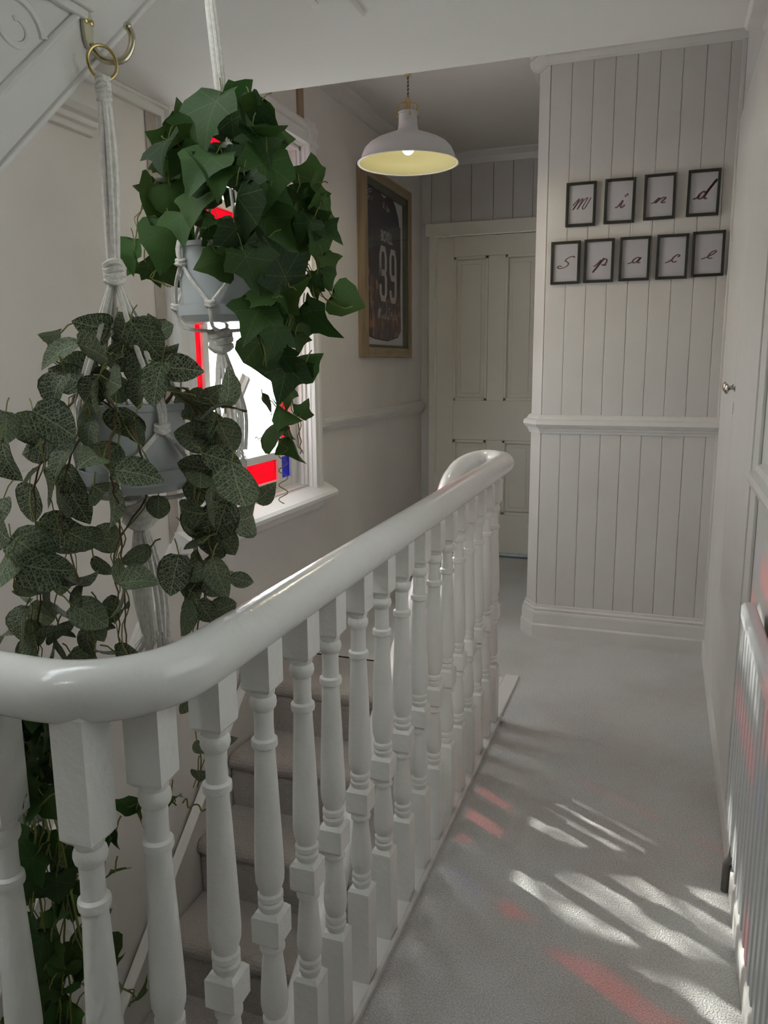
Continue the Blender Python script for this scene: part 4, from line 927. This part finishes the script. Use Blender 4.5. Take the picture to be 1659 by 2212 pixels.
def num(par, cx_, kind, name):
    # block digits as thick ribbons
    w, h = .085, .235
    if kind == '8': ls = [[(-.5,.28),(-.5,.85),(-.3,1),(.3,1),(.5,.85),(.5,.62),(.3,.52),(-.3,.52),(-.5,.62)],[(-.3,.52),(-.5,.42),(-.5,.12),(-.3,0),(.3,0),(.5,.12),(.5,.42),(.3,.52)]]
    else: ls = [[(.5,.55),(.3,.46),(-.3,.46),(-.5,.56),(-.5,.85),(-.3,1),(.3,1),(.5,.85),(.5,.12),(.3,0),(-.3,0),(-.5,.10),(-.5,.2)]]
    def tf(p): return Vector((XL+.0262, cx_+p.x*w*1.25, 1.936+p.y*.316))
    mbx = MB()
    for ln in ls:
        pts = [Vector((p[0],p[1],0)) for p in ln]; L=[]; Rr=[]
        for i, p in enumerate(pts):
            a = pts[max(0,i-1)]; b = pts[min(len(pts)-1,i+1)]
            d = Vector(((b-a).x*w*1.25, (b-a).y*.316, 0)); tt = d.normalized(); n = Vector((-tt.y, tt.x, 0))*.021
            n = Vector((n.x/(w*1.25), n.y/.316, 0)); L.append(p+n); Rr.append(p-n)
        n_ = len(pts); mbx.add([tf(p) for p in L]+[tf(p) for p in Rr], [(i,i+1,n_+i+1,n_+i) for i in range(n_-1)])
    return build(name, mbx, M_JLET, par, fix=False)
num(shirt, 5.074, '8', 'number_print'); num(shirt, 5.274, '9', 'number_print')

# script letter strokes in a unit box (x 0..1, y 0..1), slanted hand
SCRIPT = {
 'M': [[(.02,.32),(.10,.44),(.22,.62),(.36,.80),(.30,.60),(.16,.30),(.02,.0)],[(.05,.02),(.24,.38),(.42,.66),(.56,.80),(.50,.58),(.36,.26),(.26,.02)],[(.28,.04),(.46,.40),(.66,.72),(.82,.84),(.74,.60),(.58,.24),(.56,.04),(.66,.06),(.80,.34),(.92,.62),(1.0,.84)]],
 'i': [[(.0,.04),(.18,.12),(.38,.34),(.56,.56),(.48,.36),(.40,.16),(.46,.04),(.60,.10),(.72,.24)],[(.70,.86),(.76,.90),(.72,.84)]],
 'n': [[(.0,.04),(.16,.12),(.36,.42),(.50,.62),(.44,.40),(.26,.02)],[(.30,.12),(.50,.40),(.76,.64),(.88,.58),(.78,.36),(.64,.12),(.72,.02),(.88,.12)]],
 'd': [[(.0,.04),(.16,.10),(.30,.24)],[(.56,.34),(.46,.42),(.30,.30),(.22,.12),(.30,.04),(.44,.14),(.56,.34),(.76,.66),(.96,.98),(1.0,1.0),(.84,.76),(.60,.38),(.50,.14),(.54,.04),(.62,.06)]],
 'S': [[(1.0,.88),(.98,1.0),(.82,1.0),(.60,.86),(.46,.68),(.56,.56),(.66,.42),(.60,.22),(.40,.06),(.14,.0),(.0,.10),(.08,.22),(.26,.18)]],
 'p': [[(.06,.40),(.20,.46),(.40,.66),(.56,.86)],[(.74,.98),(.54,.66),(.24,.22),(.02,-.06)],[(.04,.0),(.30,.36),(.60,.76),(.84,.90),(.94,.80),(.86,.58),(.70,.46),(.60,.52)],[(.66,.46),(.80,.44),(.90,.50)]],
 'a': [[(.0,.10),(.18,.16),(.36,.32)],[(.80,.66),(.66,.74),(.46,.60),(.34,.34),(.40,.16),(.54,.22),(.74,.50),(.86,.70),(.76,.50),(.66,.26),(.72,.14),(.84,.22)]],
 'c': [[(.0,.06),(.20,.14),(.40,.34)],[(.80,.58),(.92,.66),(.90,.78),(.76,.78),(.56,.58),(.44,.30),(.50,.12),(.64,.10),(.76,.18)]],
 'e': [[(.0,.08),(.22,.18),(.52,.36),(.80,.60),(.94,.82),(.84,.90),(.66,.76),(.48,.46),(.44,.20),(.56,.10),(.72,.16)]],
}
# signature across the shirt
sig = 'script'
mb = MB(); cur = .0
q0 = (4.965, 1.805)
for ch, wd, hh in (('M',.06,.075),('i',.03,.05),('n',.04,.045),('d',.045,.075),('S',.055,.075),('p',.04,.06),('a',.035,.045),('c',.03,.045),('e',.03,.045)):
    if ch == 'S': cur += .012
    strokes(mb, SCRIPT[ch], .055, lambda p, c=cur, w=wd, h=hh: Vector((XL+.0263, q0[0]+c+p.x*w, q0[1]+p.y*h)))
    cur += wd*1.02
build('signature', mb, M_JLET, shirt, fix=False)
mb = MB(); q0 = (5.085, 2.485)
strokes(mb, [[(0,1),(-.1,.6),(.1,.4),(.3,.7),(.35,1)],[(.45,.4),(.75,.42)],[(1.3,.75),(1.1,.7),(1.2,.4),(1.0,.2)],[(1.4,.1),(1.6,.6),(1.8,.3),(2.1,.6)]], .07, lambda p: Vector((XL+.0263, q0[0]+p.x*.06, q0[1]+p.y*.06)))
build('logo_print', mb, M_JLET, shirt, fix=False)
mb = MB(); q0 = Jp(.06, .92); r5 = random.Random(5)
for i in range(22):
    x = q0[0]+r5.uniform(0,.10)*(.3+.7*r5.random()); z = q0[1]+r5.uniform(-.03,.05)
    mb.box(XL+.0255, XL+.0262, x, x+.010, z, z+.007)
build('sponsor_marks', mb, M_JLET, shirt)
gm = bpy.data.materials.new('picture glass'); gm.use_nodes = True; nt = gm.node_tree; nt.nodes.clear()
o_ = nt.nodes.new('ShaderNodeOutputMaterial'); t1 = nt.nodes.new('ShaderNodeBsdfTransparent'); g1 = nt.nodes.new('ShaderNodeBsdfGlossy'); g1.inputs['Roughness'].default_value = .08
ms = nt.nodes.new('ShaderNodeMixShader'); ms.inputs[0].default_value = .07; link(nt, t1.outputs[0], ms.inputs[1]); link(nt, g1.outputs[0], ms.inputs[2]); link(nt, ms.outputs[0], o_.inputs[0])
build('glass', MB().box(xo-.009, xo-.007, a0, a1, b0, b1), gm, fr)

# ---------------------------------------------------------------- lettered frames on the boards
FR = [('M',-.454,2.281,-.1,'first frame of the upper row, script letter M in brown'),('i',-.269,2.284,-.5,'black frame with a brown script i, upper row'),('n',-.082,2.290,.3,'black frame with a brown script n, upper row'),('d',.113,2.293,-.5,'last frame of the upper row, brown script letter d'),
 ('S',-.520,2.004,.2,'first frame of the lower row, brown script capital S'),('p',-.356,2.006,-.1,'black frame with a brown script p, lower row'),('a',-.185,2.007,-.2,'black frame with a brown script a, lower row'),('c',-.011,2.008,-.2,'black frame with a brown script c, lower row'),('e',.153,2.013,.4,'last frame of the lower row, brown script letter e')]
BOX = {'M':(.16,.90,.37,.72),'i':(.33,.85,.32,.66),'n':(.17,.80,.34,.56),'d':(.12,.96,.34,.80),'S':(.18,.86,.36,.66),'p':(.24,.86,.22,.58),'a':(.22,.82,.36,.60),'c':(.24,.82,.34,.60),'e':(.24,.82,.36,.60)}
LW = dict(M=.036, i=.060, n=.055, d=.048, S=.050, p=.044, a=.052, c=.056, e=.056)
for ch, x, z, tl, lab in FR:
    w, h, b = .145, .209, .0125
    yb = YP-.002; yf = yb-.022
    f = thing('letter_frame', (x, yb, z-h/2), lab, 'picture frame', 'small black lettered frames on the boards')
    x0, x1, z0, z1 = x-w/2, x+w/2, z-h/2, z+h/2
    build('frame_moulding', MB().box(x0, x0+b, yf, yb, z0, z1).box(x1-b, x1, yf, yb, z0, z1).box(x0+b, x1-b, yf, yb, z0, z0+b).box(x0+b, x1-b, yf, yb, z1-b, z1), M_BLACK, f, .0015)
    build('print', MB().box(x0+b, x1-b, yb-.010, yb-.004, z0+b, z1-b), M_PAPER, f)
    u0, u1, v0, v1 = BOX[ch]
    mb = strokes(MB(), SCRIPT[ch], LW[ch], lambda p: Vector((x0+b+(w-2*b)*(u0+(u1-u0)*p.x), yb-.0106, z0+b+(h-2*b)*(v0+(v1-v0)*p.y))))
    if ch == 'i': mb.ball((x0+b+(w-2*b)*.80, yb-.0106, z0+b+(h-2*b)*.655), .0050, 10, 6, 1, .08, 1)
    # a second, offset pass thickens the downstrokes
    strokes(mb, SCRIPT[ch], LW[ch]*.8, lambda p: Vector((x0+b+(w-2*b)*(u0+(u1-u0)*p.x)+.0022, yb-.0107, z0+b+(h-2*b)*(v0+(v1-v0)*p.y)-.001))) if ch not in 'MS' else None
    build('letter', mb, M_INK, f, fix=False)
    f.rotation_euler = (0, radians(-tl), 0)

# the added fill opening has no glazing, sky light reaches its sheet; keep custom properties tidy
for o in bpy.data.objects:
    if '_o' in o: del o['_o']
